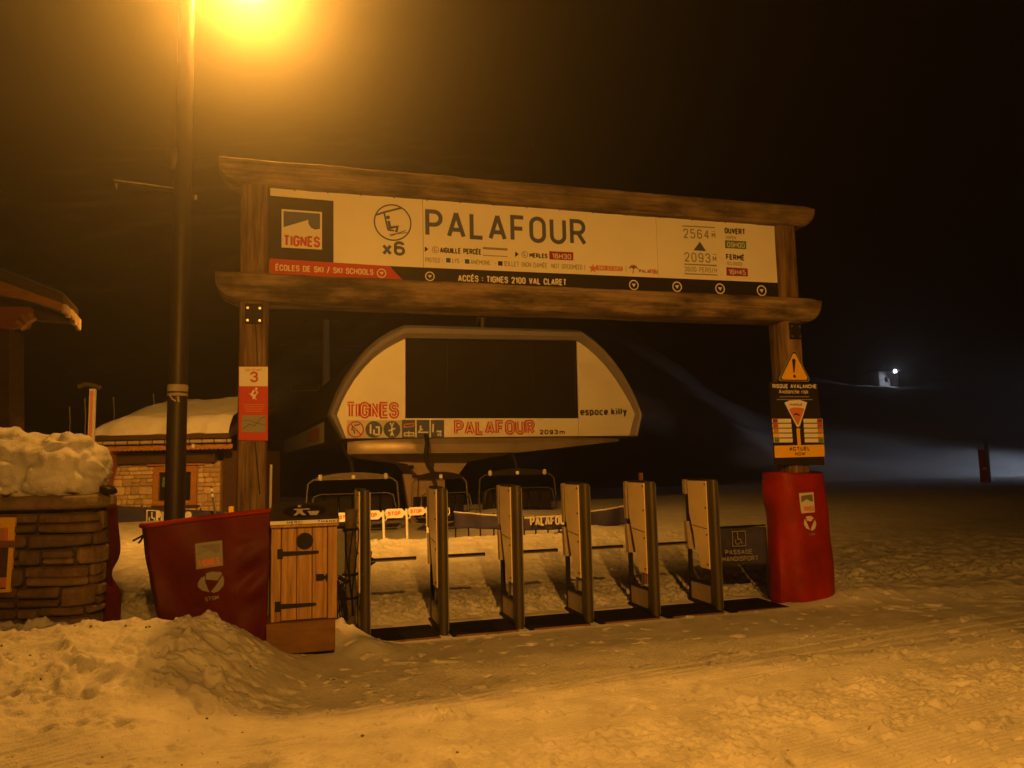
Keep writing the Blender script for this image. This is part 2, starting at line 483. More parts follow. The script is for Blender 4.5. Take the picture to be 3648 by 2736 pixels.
def ptext(th, s, p0, p1, hpx, wt, m, dv, name='lettering', slant=0.0, gap=0.2, parent=None, lift=0.004, draw=None):
    """letters placed on the plane dv of the gate-line frame from photo measurements"""
    a = PL(p0[0], p0[1], dv); b = PL(p1[0], p1[1], dv)
    h = PL(p0[0], p0[1] - hpx, dv)[1] - a[1]
    if hpx >= 24 or len(s) <= 6:
        for i, ch in enumerate(s):
            if ch != ' ': text(s, a[0], a[1], b[0], b[1], h, wt, dv - lift, slant, gap, draw, i).build('letter', m, th, parent)
        return
    return text(s, a[0], a[1], b[0], b[1], h, wt, dv - lift, slant, gap, draw).build(name, m, th, parent)

def pquad(pts, dv):
    return [PL(x, y, dv) for x, y in pts]

# ------------------------------------------------------------------ noise for the terrain
rng = np.random.RandomState(3)
PERM = rng.permutation(512)
GRX = np.cos(np.linspace(0, 2 * np.pi, 512, endpoint=False)); GRY = np.sin(np.linspace(0, 2 * np.pi, 512, endpoint=False))
def pn(x, y, seed=0):
    xi = np.floor(x).astype(int); yi = np.floor(y).astype(int)
    xf = x - xi; yf = y - yi
    def g(ix, iy, fx, fy):
        h = PERM[(PERM[(ix + seed * 37) & 511] + iy) & 511]
        return GRX[h] * fx + GRY[h] * fy
    u = xf * xf * xf * (xf * (xf * 6 - 15) + 10); v = yf * yf * yf * (yf * (yf * 6 - 15) + 10)
    a = g(xi, yi, xf, yf); b = g(xi + 1, yi, xf - 1, yf)
    c = g(xi, yi + 1, xf, yf - 1); d = g(xi + 1, yi + 1, xf - 1, yf - 1)
    return (a + u * (b - a)) * (1 - v) + (c + u * (d - c)) * v
def fbm(x, y, o=4, seed=0):
    r = 0; a = 1
    for i in range(o):
        r = r + a * pn(x * 2 ** i, y * 2 ** i, seed + i); a *= 0.5
    return r
def cell(x, y, seed=0):
    """distance to the nearest scattered point"""
    xi = np.floor(x).astype(int); yi = np.floor(y).astype(int); best = np.full(x.shape, 9.0)
    for i in (-1, 0, 1):
        for j in (-1, 0, 1):
            cx, cy = xi + i, yi + j
            hsh = PERM[(PERM[(cx + seed * 31) & 511] + cy) & 511]
            px = cx + 0.5 + 0.42 * GRX[hsh]; py = cy + 0.5 + 0.42 * GRY[PERM[hsh]]
            best = np.minimum(best, (x - px) ** 2 + (y - py) ** 2)
    return np.sqrt(best)
def clods(x, y, seed=0, r=0.55):
    return np.sqrt(np.clip(r * r - cell(x, y, seed) ** 2, 0, None)) / r
def sm(a, b, x):
    t = np.clip((x - a) / (b - a), 0, 1)
    return t * t * (3 - 2 * t)

TRACKS = [(0.0, 5.55, math.radians(19), .14), (-1.5, 4.9, math.radians(24), .11)]
def ground_h(x, y, fine=True):
    x = np.asarray(x, float); y = np.asarray(y, float)
    dx, dy = x - AO.x, y - AO.y
    u = dx * ct + dy * st; v = -dx * st + dy * ct
    h = np.zeros_like(x)
    # rise behind the gates, dip at the loading area
    cen = sm(-2.5, -1.0, u)
    crest = 5.6 + 0.25 * (u - 1) * 0
    rise = 0.36 * sm(0.8, 5.4, v) - 0.62 * sm(5.6, 7.6, v) * sm(-2.2, -0.6, u) * (1 - sm(4.6, 6.2, u))
    h += rise * (1 - 0.55 * sm(4.5, 8, u)) * (1 - 0.7 * sm(12, 30, v))
    # shovelled bank at the left
    bx = sm(1.50, 2.55, -x)
    top = 0.465 + 0.03 * pn(x * 1.1, y * 0.4, 5) - 0.08 * sm(3.2, 5, -x)
    bank = np.where(y < 6.1, sm(3.7, 6.2, y) ** 1.1, 1 - 0.75 * sm(6.15, 6.9, y))
    h += bx * top * bank * (1 - 0.8 * sm(7.2, 8.5, y))
    # small heaps: right of the wooden box, along the right-hand pad
    h += 0.24 * np.exp(-((x + 1.62) / 0.20) ** 2 - ((y - 7.32) / 0.22) ** 2)
    h += 0.10 * np.exp(-((x + 1.35) / 0.22) ** 2 - ((y - 7.0) / 0.25) ** 2)
    h += 0.13 * np.exp(-((u - 6.3) / 0.75) ** 2 - ((v + 0.05) / 0.28) ** 2)
    h += 0.08 * np.exp(-((u - 7.8) / 1.0) ** 2 - ((v + 0.2) / 0.3) ** 2)
    # long, low swells
    h += 0.03 * fbm(x * 0.35, y * 0.35, 2, 11) * sm(0.5, 3, np.abs(v))
    h += 0.05 * fbm(x * 0.12 + 3, y * 0.12, 2, 17) * sm(12, 25, y)
    if fine:
        near = 1 - sm(14, 22, y)
        bank_m = bx * sm(4.3, 5.2, y)
        off_bank = 1 - sm(0.02, 0.30, bx) * sm(4.1, 4.8, y)
        # bank lumps
        l = 1 - np.abs(fbm(x * 2.3, y * 2.3, 3, 23)) * 2
        wq_ = 0.3 * fbm(x * 6, y * 6, 2, 32)
        h += bank_m * near * (0.030 * clods(x * 8 + wq_, y * 8 + wq_, 3, .42) * sm(.02, .2, fbm(x * 2.2, y * 2.2, 2, 34)) + 0.016 * clods(x * 19 + wq_, y * 19, 4, .45) * sm(-.1, .2, fbm(x * 3 + 4, y * 3, 2, 36)) + 0.022 * l + 0.018 * fbm(x * 7, y * 7, 4, 31) + 0.020 * sm(.18, .5, fbm(x * 4.3, y * 4.3, 2, 33)) - 0.030 * sm(.25, .5, fbm(x * 5.7 + 3, y * 5.7, 2, 35)))
        # churned snow behind the gates and beyond the right pad
        ch = sm(0.5, 0.9, v) * (0.35 + 0.65 * (1 - sm(1.2, 2.4, v)))
        chr_ = np.clip(fbm(x * 6, y * 6, 3, 41), -1, 1)
        h += near * ch * (0.035 * clods(x * 9 + chr_, y * 9, 5, .45) + 0.030 * chr_ + 0.022 * fbm(x * 17, y * 17, 3, 43))
        h += near * sm(.6, 1.2, v) * (0.014 * fbm(x * 3.1, y * 3.1, 3, 45) + 0.030 * sm(.32, .55, fbm(x * 5.3, y * 5.3, 2, 46)) * (0.6 + fbm(x * 21, y * 21, 2, 48)))
        rt_ = sm(5.6, 6.4, u) * sm(-0.6, 0.2, v) * (1 - sm(3, 5, v))
        h += near * rt_ * 0.05 * np.clip(fbm(x * 4, y * 4, 3, 47), -0.2, 1)
        # groomed corduroy and tracked rubble in front
        a = math.radians(26)
        p = x * math.cos(a) + y * math.sin(a); q = -x * math.sin(a) + y * math.cos(a)
        front = sm(0.9, 1.6, -v) * off_bank
        gl = sm(-0.12, 0.22, fbm(p * 0.35, q * 1.1, 3, 53) + 0.18 * (x / 3))
        cord = 0.0115 * np.sin(q * 2 * np.pi / 0.043 + 1.2 * pn(p * 0.6, q * 0.6, 57))
        edge = 0.16 * fbm(p * 1.3, q * 2.5, 3, 61) + 0.05 * fbm(p * 7, q * 7, 2, 62)
        band = sm(3.36, 3.50, q + edge) * (1 - sm(3.95, 4.12, q + edge)) * sm(-1.3, 0.2, x + 4 * edge)
        patch = sm(0.20, 0.30, fbm(p * 0.9 + 2, q * 2.4, 3, 63)) * (1 - sm(3.0, 3.35, q)) * sm(0.0, 1.2, x)
        spots = sm(0.30, 0.40, fbm(p * 1.5 + 7, q * 3.8, 3, 64)) * (1 - sm(4.9, 5.5, q))
        rub_m = np.clip(band * (0.55 + 0.9 * np.clip(fbm(p * 2.2, q * 4, 3, 65) + .25, 0, 1)) + patch + spots, 0, 1)
        wx_, wy_ = 0.25 * fbm(p * 9, q * 9, 2, 68), 0.25 * fbm(p * 9 + 5, q * 9, 2, 70)
        rub = (0.62 * clods(p * 7 + wx_, q * 9 + wy_, 1, .5) * sm(-.15, .2, fbm(p * 3, q * 4, 2, 67)) + 0.42 * clods(p * 17 + wx_, q * 19 + wy_, 2, .5) + 0.25 * fbm(p * 30, q * 30, 2, 69))
        # ski tracks crossing the groomed snow
        for (x0, y0, ang, wd) in TRACKS:
            ca_, sa_ = math.cos(ang), math.sin(ang)
            dq = -(x - x0) * sa_ + (y - y0) * ca_ + 0.05 * np.sin(((x - x0) * ca_ + (y - y0) * sa_) * 0.8)
            for off in (-wd, wd):
                g_ = np.exp(-((dq - off) / 0.035) ** 2)
                h -= near * front * 0.009 * g_
                h += near * front * 0.004 * np.exp(-((dq - off - 0.06) / 0.022) ** 2)
        h += near * front * (cord * (1 - rub_m) * (0.25 + 0.75 * gl) * (1 - sm(7, 8.5, y)) + rub_m * (0.042 * rub + 0.006))
        # scattered clods and pits
        cl = fbm(x * 7.5 + 9, y * 7.5, 2, 71)
        h += near * sm(0.40, 0.62, cl) * 0.022 * (0.55 + fbm(x * 31, y * 31, 2, 72)) * sm(-0.6, 0.4, -v)
        pit = fbm(x * 5.1, y * 7.1 + 4, 2, 73)
        h -= near * sm(0.42, 0.60, pit) * 0.035 * sm(-0.3, 0.5, -v)
        h += near * 0.0035 * fbm(x * 24, y * 24, 2, 79)
    # flat floor under the gate mats
    fl = sm(0.45, 0.62, u) * (1 - sm(5.15, 5.35, u)) * sm(-0.225, -0.185, v) * (1 - sm(0.42, 0.56, v))
    h = h * (1 - fl) + fl * (-0.03)
    return h

def gz(x, y):
    return float(ground_h(np.array([x]), np.array([y]))[0])
def gza(u, v):
    p = A2W(u, v, 0); return gz(p.x, p.y)

# ================================================================== GROUND
def axis(parts):
    out = [parts[0][0]]
    for a, b, s in parts:
        n = max(1, int(round((b - a) / s)))
        out += list(np.linspace(a, b, n + 1)[1:])
    return np.array(out)
xs = axis([(-260, -60, 20), (-60, -20, 4), (-20, -9, 0.5), (-9, -5, 0.06), (-5, 4.6, 0.0165), (4.6, 9, 0.04), (9, 20, 0.3), (20, 60, 3), (60, 260, 20)])
ys = axis([(-60, -10, 8), (-10, 2.5, 0.5), (2.5, 3.8, 0.05), (3.8, 6.2, 0.0085), (6.2, 9.5, 0.0135), (9.5, 15, 0.03), (15, 26, 0.15), (26, 70, 1.5), (70, 300, 12)])
X, Y = np.meshgrid(xs, ys)
Z = ground_h(X, Y)
nx, ny = len(xs), len(ys)
rf = random.Random(77)
def stamp(cx, cy, ang, lx, ly, dep, rim):
    i0, i1 = np.searchsorted(xs, [cx - .35, cx + .35]); j0, j1 = np.searchsorted(ys, [cy - .35, cy + .35])
    xx, yy = X[j0:j1, i0:i1] - cx, Y[j0:j1, i0:i1] - cy
    a_ = (xx * math.cos(ang) + yy * math.sin(ang)) / lx; b_ = (-xx * math.sin(ang) + yy * math.cos(ang)) / ly
    r = np.sqrt(a_ * a_ + b_ * b_) + .18 * pn(xx * 14 + cx * 7, yy * 14 + cy * 5, 5)
    Z[j0:j1, i0:i1] += -dep * (1 - sm(.55, 1.05, r)) + rim * np.exp(-((r - 1.2) / .22) ** 2)
for k in range(150):      # small pits and clods on the bank
    cx, cy = rf.uniform(-4.6, -.6), rf.uniform(4.0, 6.2)
    stamp(cx, cy, rf.uniform(0, 3), rf.uniform(.018, .05), rf.uniform(.012, .03), rf.uniform(.012, .035), rf.uniform(0, .012))
for k in range(70):       # shovelled clods and hollows along the bank
    cx, cy = rf.uniform(-4.8, -2.0), rf.uniform(5.0, 6.3)
    stamp(cx, cy, rf.uniform(0, 3), rf.uniform(.05, .17), rf.uniform(.04, .10), rf.choice([-.055, -.035, -.02, .03, .045]), .004)
for k in range(26):       # boot prints
    cx, cy = rf.uniform(-3.6, 3.6), rf.uniform(4.4, 6.9)
    stamp(cx, cy, rf.uniform(-.3, 1.2), .14, .05, rf.uniform(.012, .026), .004)
for k in range(120):      # chopped snow behind the gates
    p_ = A2W(rf.uniform(.3, 5.4), rf.uniform(.7, 4.2), 0)
    stamp(p_.x, p_.y, rf.uniform(0, 3), rf.uniform(.05, .14), rf.uniform(.03, .06), rf.uniform(-.02, .03), .006)
for k in range(90):       # and right of the red pad
    p_ = A2W(rf.uniform(6.0, 9.5), rf.uniform(-.8, 3.5), 0)
    stamp(p_.x, p_.y, rf.uniform(0, 3), rf.uniform(.06, .22), rf.uniform(.03, .07), rf.uniform(-.03, .045), .015)
idx = np.arange(nx * ny).reshape(ny, nx)
F = np.stack([idx[:-1, :-1], idx[:-1, 1:], idx[1:, 1:], idx[1:, :-1]], -1).reshape(-1, 4)
me = bpy.data.meshes.new('ground')
me.vertices.add(nx * ny)
me.vertices.foreach_set('co', np.stack([X, Y, Z], -1).astype(np.float32).ravel())
me.loops.add(F.size)
me.loops.foreach_set('vertex_index', F.astype(np.int32).ravel())
me.polygons.add(len(F))
me.polygons.foreach_set('loop_start', np.arange(0, F.size, 4, dtype=np.int32))
me.polygons.foreach_set('loop_total', np.full(len(F), 4, np.int32))
me.polygons.foreach_set('use_smooth', np.ones(len(F), bool))
me.update()
me.materials.append(M['snow'])
ground = bpy.data.objects.new('ground', me)
COL.objects.link(ground)
ground['kind'] = 'structure'

# grit trodden into the snow in front of the gates
gm = MB()
for k in range(190):
    gx, gy = (rf.uniform(-4.4, -.3), rf.uniform(4.0, 6.2)) if k % 3 else (rf.uniform(-3, 4), rf.uniform(4.1, 7.0))
    i_, j_ = min(np.searchsorted(xs, gx), nx - 1), min(np.searchsorted(ys, gy), ny - 1)
    r_ = rf.choice([.003, .004, .004, .005, .009]); z_ = float(Z[j_, i_]) + r_ * .3
    gm.add([(gx + r_ * rf.uniform(.7, 1.6), gy, z_), (gx, gy + r_ * rf.uniform(.7, 1.4), z_), (gx - r_ * rf.uniform(.7, 1.6), gy, z_), (gx, gy - r_ * rf.uniform(.7, 1.4), z_), (gx, gy, z_ + r_ * .8), (gx, gy, z_ - r_)],
           [(0, 1, 4), (1, 2, 4), (2, 3, 4), (3, 0, 4), (1, 0, 5), (2, 1, 5), (3, 2, 5), (0, 3, 5)])
gm.build('grit', 'dirt', kind='stuff', label='dark grit scattered on the snow in front of the gates', cat='grit')

# hillside beyond the lift
def hill_h(x, y):
    s = 0.60 - 0.42 * sm(2, 26, x)
    r = np.maximum(y - 42 - 2.5 * sm(10, 40, x), 0)
    h = -0.4 + r * s * sm(0, 14, r) + 0.10 * r * 0
    h = h + (1.6 * fbm(x * 0.06, y * 0.06, 3, 91) + 0.35 * fbm(x * 0.3, y * 0.3, 3, 95)) * sm(3, 30, r)
    return h
hx = axis([(-240, -60, 12), (-60, 90, 1.2), (90, 260, 12)])
hy = axis([(40, 75, 0.7), (75, 150, 2.5), (150, 320, 15)])
HX, HY = np.meshgrid(hx, hy)
HZ = hill_h(HX, HY)
mb = MB()
mb.v = np.stack([HX, HY, HZ], -1).reshape(-1, 3).tolist()
hi = np.arange(HX.size).reshape(HX.shape)
mb.f = np.stack([hi[:-1, :-1], hi[:-1, 1:], hi[1:, 1:], hi[1:, :-1]], -1).reshape(-1, 4).tolist()
hm = bpy.data.materials.new('hillside'); hm.use_nodes = True
nt = hm.node_tree; b = nt.nodes['Principled BSDF']; b.inputs['Roughness'].default_value = 0.85
geo = nt.nodes.new('ShaderNodeNewGeometry'); sep = nt.nodes.new('ShaderNodeSeparateXYZ')
nt.links.new(geo.outputs['Position'], sep.inputs[0])
n1 = nt.nodes.new('ShaderNodeTexNoise'); n1.inputs['Scale'].default_value = 0.10; n1.inputs['Detail'].default_value = 7
nt.links.new(geo.outputs['Position'], n1.inputs['Vector'])
mr = nt.nodes.new('ShaderNodeMapRange'); mr.inputs['From Min'].default_value = 12; mr.inputs['From Max'].default_value = 24
mr.inputs['To Min'].default_value = -0.06; mr.inputs['To Max'].default_value = 0.30
nt.links.new(sep.outputs['X'], mr.inputs[0])
ad = nt.nodes.new('ShaderNodeMath'); ad.operation = 'ADD'
nt.links.new(n1.outputs[0], ad.inputs[0]); nt.links.new(mr.outputs[0], ad.inputs[1])
cr = nt.nodes.new('ShaderNodeValToRGB')
cr.color_ramp.elements[0].position = 0.46; cr.color_ramp.elements[0].color = (0.03, 0.026, 0.022, 1)
cr.color_ramp.elements[1].position = 0.66; cr.color_ramp.elements[1].color = (0.72, 0.72, 0.76, 1)
nt.links.new(ad.outputs[0], cr.inputs[0]); nt.links.new(cr.outputs[0], b.inputs['Base Color'])
hill = mb.build('hillside', hm, smooth=True, kind='structure')

# ================================================================== WOODEN ARCH
def loft_beam(u0, u1, ztop, zbot, v0, v1, seed, lr=0.26, rr_=0.18):
    """log beam along u: squared with soft edges, lower ends rounded off"""
    mb = MB(); n = 90; prof = 24
    for i in range(n + 1):
        f = i / n
        # denser at both ends
        f = 0.5 - 0.5 * math.cos(math.pi * f)
        u = u0 + (u1 - u0) * f
        dl, dr = u - u0, u1 - u
        zb = zbot
        step = 0.11
        if dl < lr:
            t = 1 - dl / lr; zb = zbot + (ztop - zbot - step) * (1 - math.sqrt(max(0, 1 - t * t)))
        if dr < rr_:
            t = 1 - dr / rr_; zb = max(zb, zbot + (ztop - zbot - 0.06) * (1 - math.sqrt(max(0, 1 - t ** 2))))
        zt = ztop - (0.03 * (1 - dr / 0.12) if dr < 0.12 else 0)
        c = (zt + zb) / 2; hh = (zt - zb) / 2; cv = (v0 + v1) / 2; hv = (v1 - v0) / 2
        for k in range(prof):
            a = 2 * math.pi * (k + 0.5) / prof
            ca, sa = math.cos(a), math.sin(a)
            e = 0.27
            x = math.copysign(abs(ca) ** e, ca); z = math.copysign(abs(sa) ** e, sa)
            nn = mnoise.noise(Vector((u * 1.7 + seed, x * 1.3, z * 1.3))) * 0.007 + mnoise.noise(Vector((u * 9 + seed, x * 3, z * 3))) * 0.004
            mb.v.append((u, cv + (hv + nn) * x, c + (hh + nn * min(1, hh * 8)) * z))
    for i in range(n):
        for k in range(prof):
            a, b2 = i * prof + k, i * prof + (k + 1) % prof
            mb.f.append((a, b2, b2 + prof, a + prof))
    mb.f.append(tuple(range(prof - 1, -1, -1))); mb.f.append(tuple(range(n * prof, (n + 1) * prof)))
    return mb

arch = Thing('entrance_arch', 'tall weathered timber arch framing the ticket gates', 'arch', (2.65, 0.13, 0))
UL0, UL1, UR0, UR1 = -0.50, -0.235, 5.53, 5.80
def arch_post(u0, u1, seed):
    mb = MB(); n = 60
    z0, z1 = -0.3, 4.45
    for i in range(n + 1):
        z = z0 + (z1 - z0) * i / n
        for (a, b_) in [(u0, 0), (u0 + .03, -.03), (u1 - .03, -.03), (u1, 0), (u1, .24), (u1 - .03, .27), (u0 + .03, .27), (u0, .24)]:
            k = mnoise.noise(Vector((a * 2 + seed, b_ * 2, z * 1.4))) * 0.010
            mb.v.append((a + k, b_ + k * 0.7, z))
    for i in range(n):
        for k in range(8):
            a, b2 = i * 8 + k, i * 8 + (k + 1) % 8
            mb.f.append((a, b2, b2 + 8, a + 8))
    mb.f.append(tuple(range(7, -1, -1))); mb.f.append(tuple(range(n * 8, n * 8 + 8)))
    return mb
pl_ = smooth_by_angle(arch_post(UL0, UL1, 1).build('post', 'wood_post', arch), 50)
pr_ = smooth_by_angle(arch_post(UR0, UR1, 9).build('post', 'wood_post', arch), 50)
smooth_by_angle(loft_beam(-0.70, 6.05, 4.665, 4.405, -0.07, 0.31, 2).build('beam', 'wood', arch), 50)
smooth_by_angle(loft_beam(-0.715, 6.06, 3.535, 3.245, -0.075, 0.33, 5).build('beam', 'wood', arch), 50)
# drying cracks
def crack(path, parent, w):
    mb = MB()
    mb.stroke(path, w, -0.0385)
    return mb.build('drying_crack', 'black', arch, parent)
for pts in [[(905, 1120), (912, 1180), (915, 1250), (918, 1300)], [(908, 1575), (915, 1640), (922, 1720), (926, 1760)]]:
    crack([PL(x, y, -0.036) for x, y in pts], pl_, 0.012)
for post, uc in ((pl_, -0.365), (pr_, 5.69)):
    mb = MB(); mb.bbox(uc - .08, uc + .08, -.048, -.032, 3.03, 3.225, .004)
    pt = mb.build('bracket_plate', 'blackmetal', arch, post)
    for du in (-.055, .055):
        for zz in (3.06, 3.18):
            mb = MB(); mb.tube([(uc + du, -.060, zz), (uc + du, -.045, zz)], .013, 6)
            mb.build('bolt', 'steel', arch, post)

# ================================================================== BIG NAME SIGN
SV = 0.02
sign = Thing('lift_name_sign', 'long white lift sign lettered PALAFOUR between the two arch beams', 'sign', (2.65, SV, 3.53))
cuts = [-0.232, PL(1507, 800, SV)[0], PL(2342, 900, SV)[0], 5.545]
for a, b_ in zip(cuts[:-1], cuts[1:]):
    MB().bbox(a + .002, b_ - .002, SV, SV + .03, 3.50, 4.43, .002).build('panel', 'white', sign)
def sq(pts, m, name, lift=0.003, parent=None):
    mb = MB(); mb.flat(pquad(pts, SV), SV - lift)
    return mb.build(name, m, sign, parent)
sq([(960, 697), (1188, 716), (1188, 935), (960, 925)], 'print_black', 'black_square')
sq([(960, 921), (1386, 948), (1437, 1000), (960, 985)], 'print_red', 'red_stripe', 0.0035)
sq([(1387, 948), (2777, 1008), (2777, 1062), (1438, 1003)], 'print_black', 'black_stripe')
lg = sq([(1003, 745), (1147, 756), (1147, 890), (1003, 882)], 'print_white', 'logo_square', 0.006)
sq([(1010, 753), (1140, 762), (1140, 816), (1122, 819), (1108, 812), (1099, 798), (1098, 784), (1010, 810)], 'print_navy', 'logo_peak', 0.008)
ptext(sign, 'TIGNES', (1009, 877), (1140, 883), 40, 0.185, 'print_red', SV, gap=.24, lift=0.008)
ptext(sign, 'ÉCOLES DE SKI / SKI SCHOOLS', (981, 964), (1330, 981), 22, 0.17, 'print_white', SV, gap=.24, lift=0.007)
ptext(sign, 'ACCÈS : TIGNES 2100 VAL CLARET', (1631, 1003), (2018, 1018), 24, 0.19, 'print_white', SV, gap=.24, lift=0.007)
def arrow_badge(x, y, r, m='print_white'):
    mb = MB(); c = PL(x, y, SV); rr0 = PL(x + r, y, SV)[0] - c[0]
    mb.ring(c[0], c[1], rr0 * .78, rr0, SV - .008, 28)
    mb.flat([(c[0] - rr0 * .45, c[1] + rr0 * .28), (c[0] + rr0 * .45, c[1] + rr0 * .28), (c[0], c[1] - rr0 * .42)], SV - .008)
    mb.build('arrow_badge', m, sign)
for x, y in [(1359, 974), (1531, 985), (2257, 1016), (2411, 1022), (2564, 1029), (2712, 1036)]:
    arrow_badge(x, y, 17)
# chairlift pictogram
c = PL(1399, 793, SV); r0 = PL(1466, 793, SV)[0] - c[0]
mb = MB()
mb.ring(c[0], c[1], r0 * .925, r0, SV - .004, 48)
mb.stroke(pquad([(1340, 766), (1366, 757), (1430, 741)], SV), .02, SV - .0042)
mb.stroke(pquad([(1368, 757), (1381, 815), (1384, 820), (1404, 822)], SV), .018, SV - .0044)
mb.disc(*PL(1382, 775, SV), .020, SV - .0046, 16)
mb.stroke(pquad([(1384, 787), (1389, 812), (1416, 808), (1411, 828)], SV), .028, SV - .0048)
mb.stroke(pquad([(1389, 842), (1446, 821)], SV), .008, SV - .005)
mb.stroke(pquad([(1387, 836), (1450, 829)], SV), .008, SV - .0052)
mb.build('chairlift_pictogram', 'print_navy', sign)
ptext(sign, 'x6', (1361, 909), (1443, 912), 52, 0.2, 'print_navy', SV, gap=.16)
ptext(sign, 'PALAFOUR', (1515, 843), (2088, 876), 98, 0.150, 'print_navy', SV, gap=.30)
def play(x, y, s):
    mb = MB(); mb.flat(pquad([(x, y - s), (x + s * 1.25, y), (x, y + s)], SV), SV - .004)
    mb.build('arrow', 'print_black', sign)
play(1513, 888, 10); play(1835, 906, 10)
for x, y in ((1551, 890), (1869, 907)):
    mb = MB(); cc = PL(x, y, SV); q = .036
    mb.ring(cc[0], cc[1], q * .8, q, SV - .004, 20)
    mb.stroke([(cc[0] - q * .3, cc[1] + q * .5), (cc[0] - q * .2, cc[1] - q * .2), (cc[0] + q * .4, cc[1] - q * .3)], .010, SV - .0042)
    mb.build('lift_badge', 'print_grey', sign)
ptext(sign, 'AIGUILLE PERCÉE', (1567, 901), (1715, 908), 20, 0.2, 'print_black', SV, gap=.22)
ptext(sign, 'MERLES', (1886, 918), (1950, 921), 17, 0.21, 'print_black', SV, gap=.24)
sq([(1720, 880), (1808, 885), (1808, 893), (1720, 888)], 'print_grey', 'grey_bar')
sq([(1720, 908), (1808, 913), (1808, 916), (1720, 911)], 'print_grey', 'grey_bar')
sq([(1956, 895), (2042, 899), (2042, 928), (1957, 924)], 'print_dred', 'time_box')
ptext(sign, '16H30', (1966, 921), (2034, 925), 19, 0.16, 'print_white', SV, gap=.2, lift=.007)
ptext(sign, 'PISTES :', (1515, 934), (1577, 937), 17, 0.13, 'print_grey', SV, gap=.22)
sq([(1589, 919), (1605, 920), (1605, 936), (1589, 935)], 'print_blue', 'blue_square')
ptext(sign, 'LYS -', (1611, 937), (1648, 939), 17, 0.13, 'print_grey', SV, gap=.22)
sq([(1656, 923), (1672, 924), (1672, 940), (1656, 939)], 'print_blue', 'blue_square')
ptext(sign, 'ANÉMONE  -', (1676, 941), (1768, 946), 16, 0.13, 'print_grey', SV, gap=.22)
sq([(1774, 930), (1790, 931), (1790, 947), (1774, 946)], 'print_black', 'black_square')
ptext(sign, 'ŒILLET (NON DAMÉE  NOT GROOMED) |', (1796, 948), (2084, 962), 18, 0.12, 'print_grey', SV, gap=.22)
# ski start tag and palm emblem
sq([(2122, 945), (2218, 950), (2218, 966), (2122, 963)], 'print_salmon', 'tag')
ptext(sign, 'SKI START', (2131, 961), (2214, 965), 13, 0.15, 'print_white', SV, gap=.3, lift=.007)
mb = MB(); cc = PL(2112, 957, SV)
star = []
for i in range(10):
    rr1 = .052 if i % 2 == 0 else .024
    star.append((cc[0] + rr1 * math.sin(i * math.pi / 5), cc[1] + rr1 * math.cos(i * math.pi / 5)))
mb.flat(star, SV - .0055); mb.build('star_emblem', 'print_salmon', sign)
ptext(sign, '|', (2229, 966), (2231, 966), 18, 0.11, 'print_grey', SV)
mb = MB(); cc = PL(2256, 957, SV)
for i, a in enumerate([-75, -45, -10, 15, 45, 75]):
    a = math.radians(a)
    mb.stroke([(cc[0], cc[1]), (cc[0] + .03 * math.sin(a), cc[1] + .035 * math.cos(a) + .008), (cc[0] + .058 * math.sin(a), cc[1] + .042 * math.cos(a) - .012)], .010, SV - .004 - .0002 * i)
mb.stroke([(cc[0], cc[1]), (cc[0] - .008, cc[1] - .055)], .010, SV - .0055)
mb.build('palm_emblem', 'rust', sign)
ptext(sign, 'PALA', (2276, 972), (2314, 974), 13, 0.2, 'print_dred', SV, gap=.22)
ptext(sign, 'FOU', (2314, 975), (2343, 976), 16, 0.2, 'print_red', SV, gap=.22)
# heights and hours
for pts in ([(2430, 803), (2546, 809), (2546, 813), (2430, 807)], [(2437, 939), (2553, 944), (2553, 949), (2437, 943)], [(2438, 973), (2555, 978), (2555, 982), (2438, 977)]):
    sq(pts, 'print_grey', 'grey_bar')
ptext(sign, '2564', (2434, 848), (2527, 853), 34, 0.13, 'print_grey', SV, gap=.42)
ptext(sign, 'M', (2535, 848), (2548, 849), 20, 0.17, 'print_grey', SV)
sq([(2535, 823), (2548, 824), (2548, 826), (2535, 825)], 'print_grey', 'grey_bar')
ptext(sign, '2093', (2438, 932), (2531, 937), 34, 0.13, 'print_grey', SV, gap=.42)
ptext(sign, 'M', (2539, 932), (2552, 933), 20, 0.17, 'print_grey', SV)
sq([(2539, 905), (2552, 906), (2552, 908), (2539, 907)], 'print_grey', 'grey_bar')
sq([(2493, 861), (2515, 895), (2470, 892)], 'print_navy', 'up_arrow')
ptext(sign, '3600 PERS/H', (2438, 967), (2554, 973), 18, 0.13, 'print_grey', SV, gap=.3)
ptext(sign, 'OUVERT', (2581, 832), (2655, 837), 21, 0.21, 'print_black', SV, gap=.22)
ptext(sign, '/OPEN', (2584, 852), (2622, 854), 12, 0.15, 'print_grey', SV, gap=.22)
sq([(2582, 856), (2658, 860), (2658, 888), (2583, 884)], 'print_green', 'time_box')
ptext(sign, '09H00', (2590, 881), (2652, 884), 19, 0.14, 'print_white', SV, gap=.22, lift=.007)
ptext(sign, 'FERMÉ', (2586, 925), (2652, 929), 20, 0.21, 'print_black', SV, gap=.22)
ptext(sign, '/CLOSED', (2587, 944), (2644, 947), 12, 0.15, 'print_grey', SV, gap=.22)
sq([(2587, 952), (2663, 957), (2664, 985), (2588, 982)], 'print_dred', 'time_box')
ptext(sign, '16H45', (2595, 978), (2656, 981), 19, 0.15, 'print_white', SV, gap=.22, lift=.007)
for x in range(1050, 2760, 118):
    mb = MB(); cc = PL(x, 672 + (x - 960) * .0746, SV)
    mb.tube([(cc[0], SV - .006, cc[1]), (cc[0], SV + .004, cc[1])], .007, 6); mb.build('screw', 'blackmetal', sign)

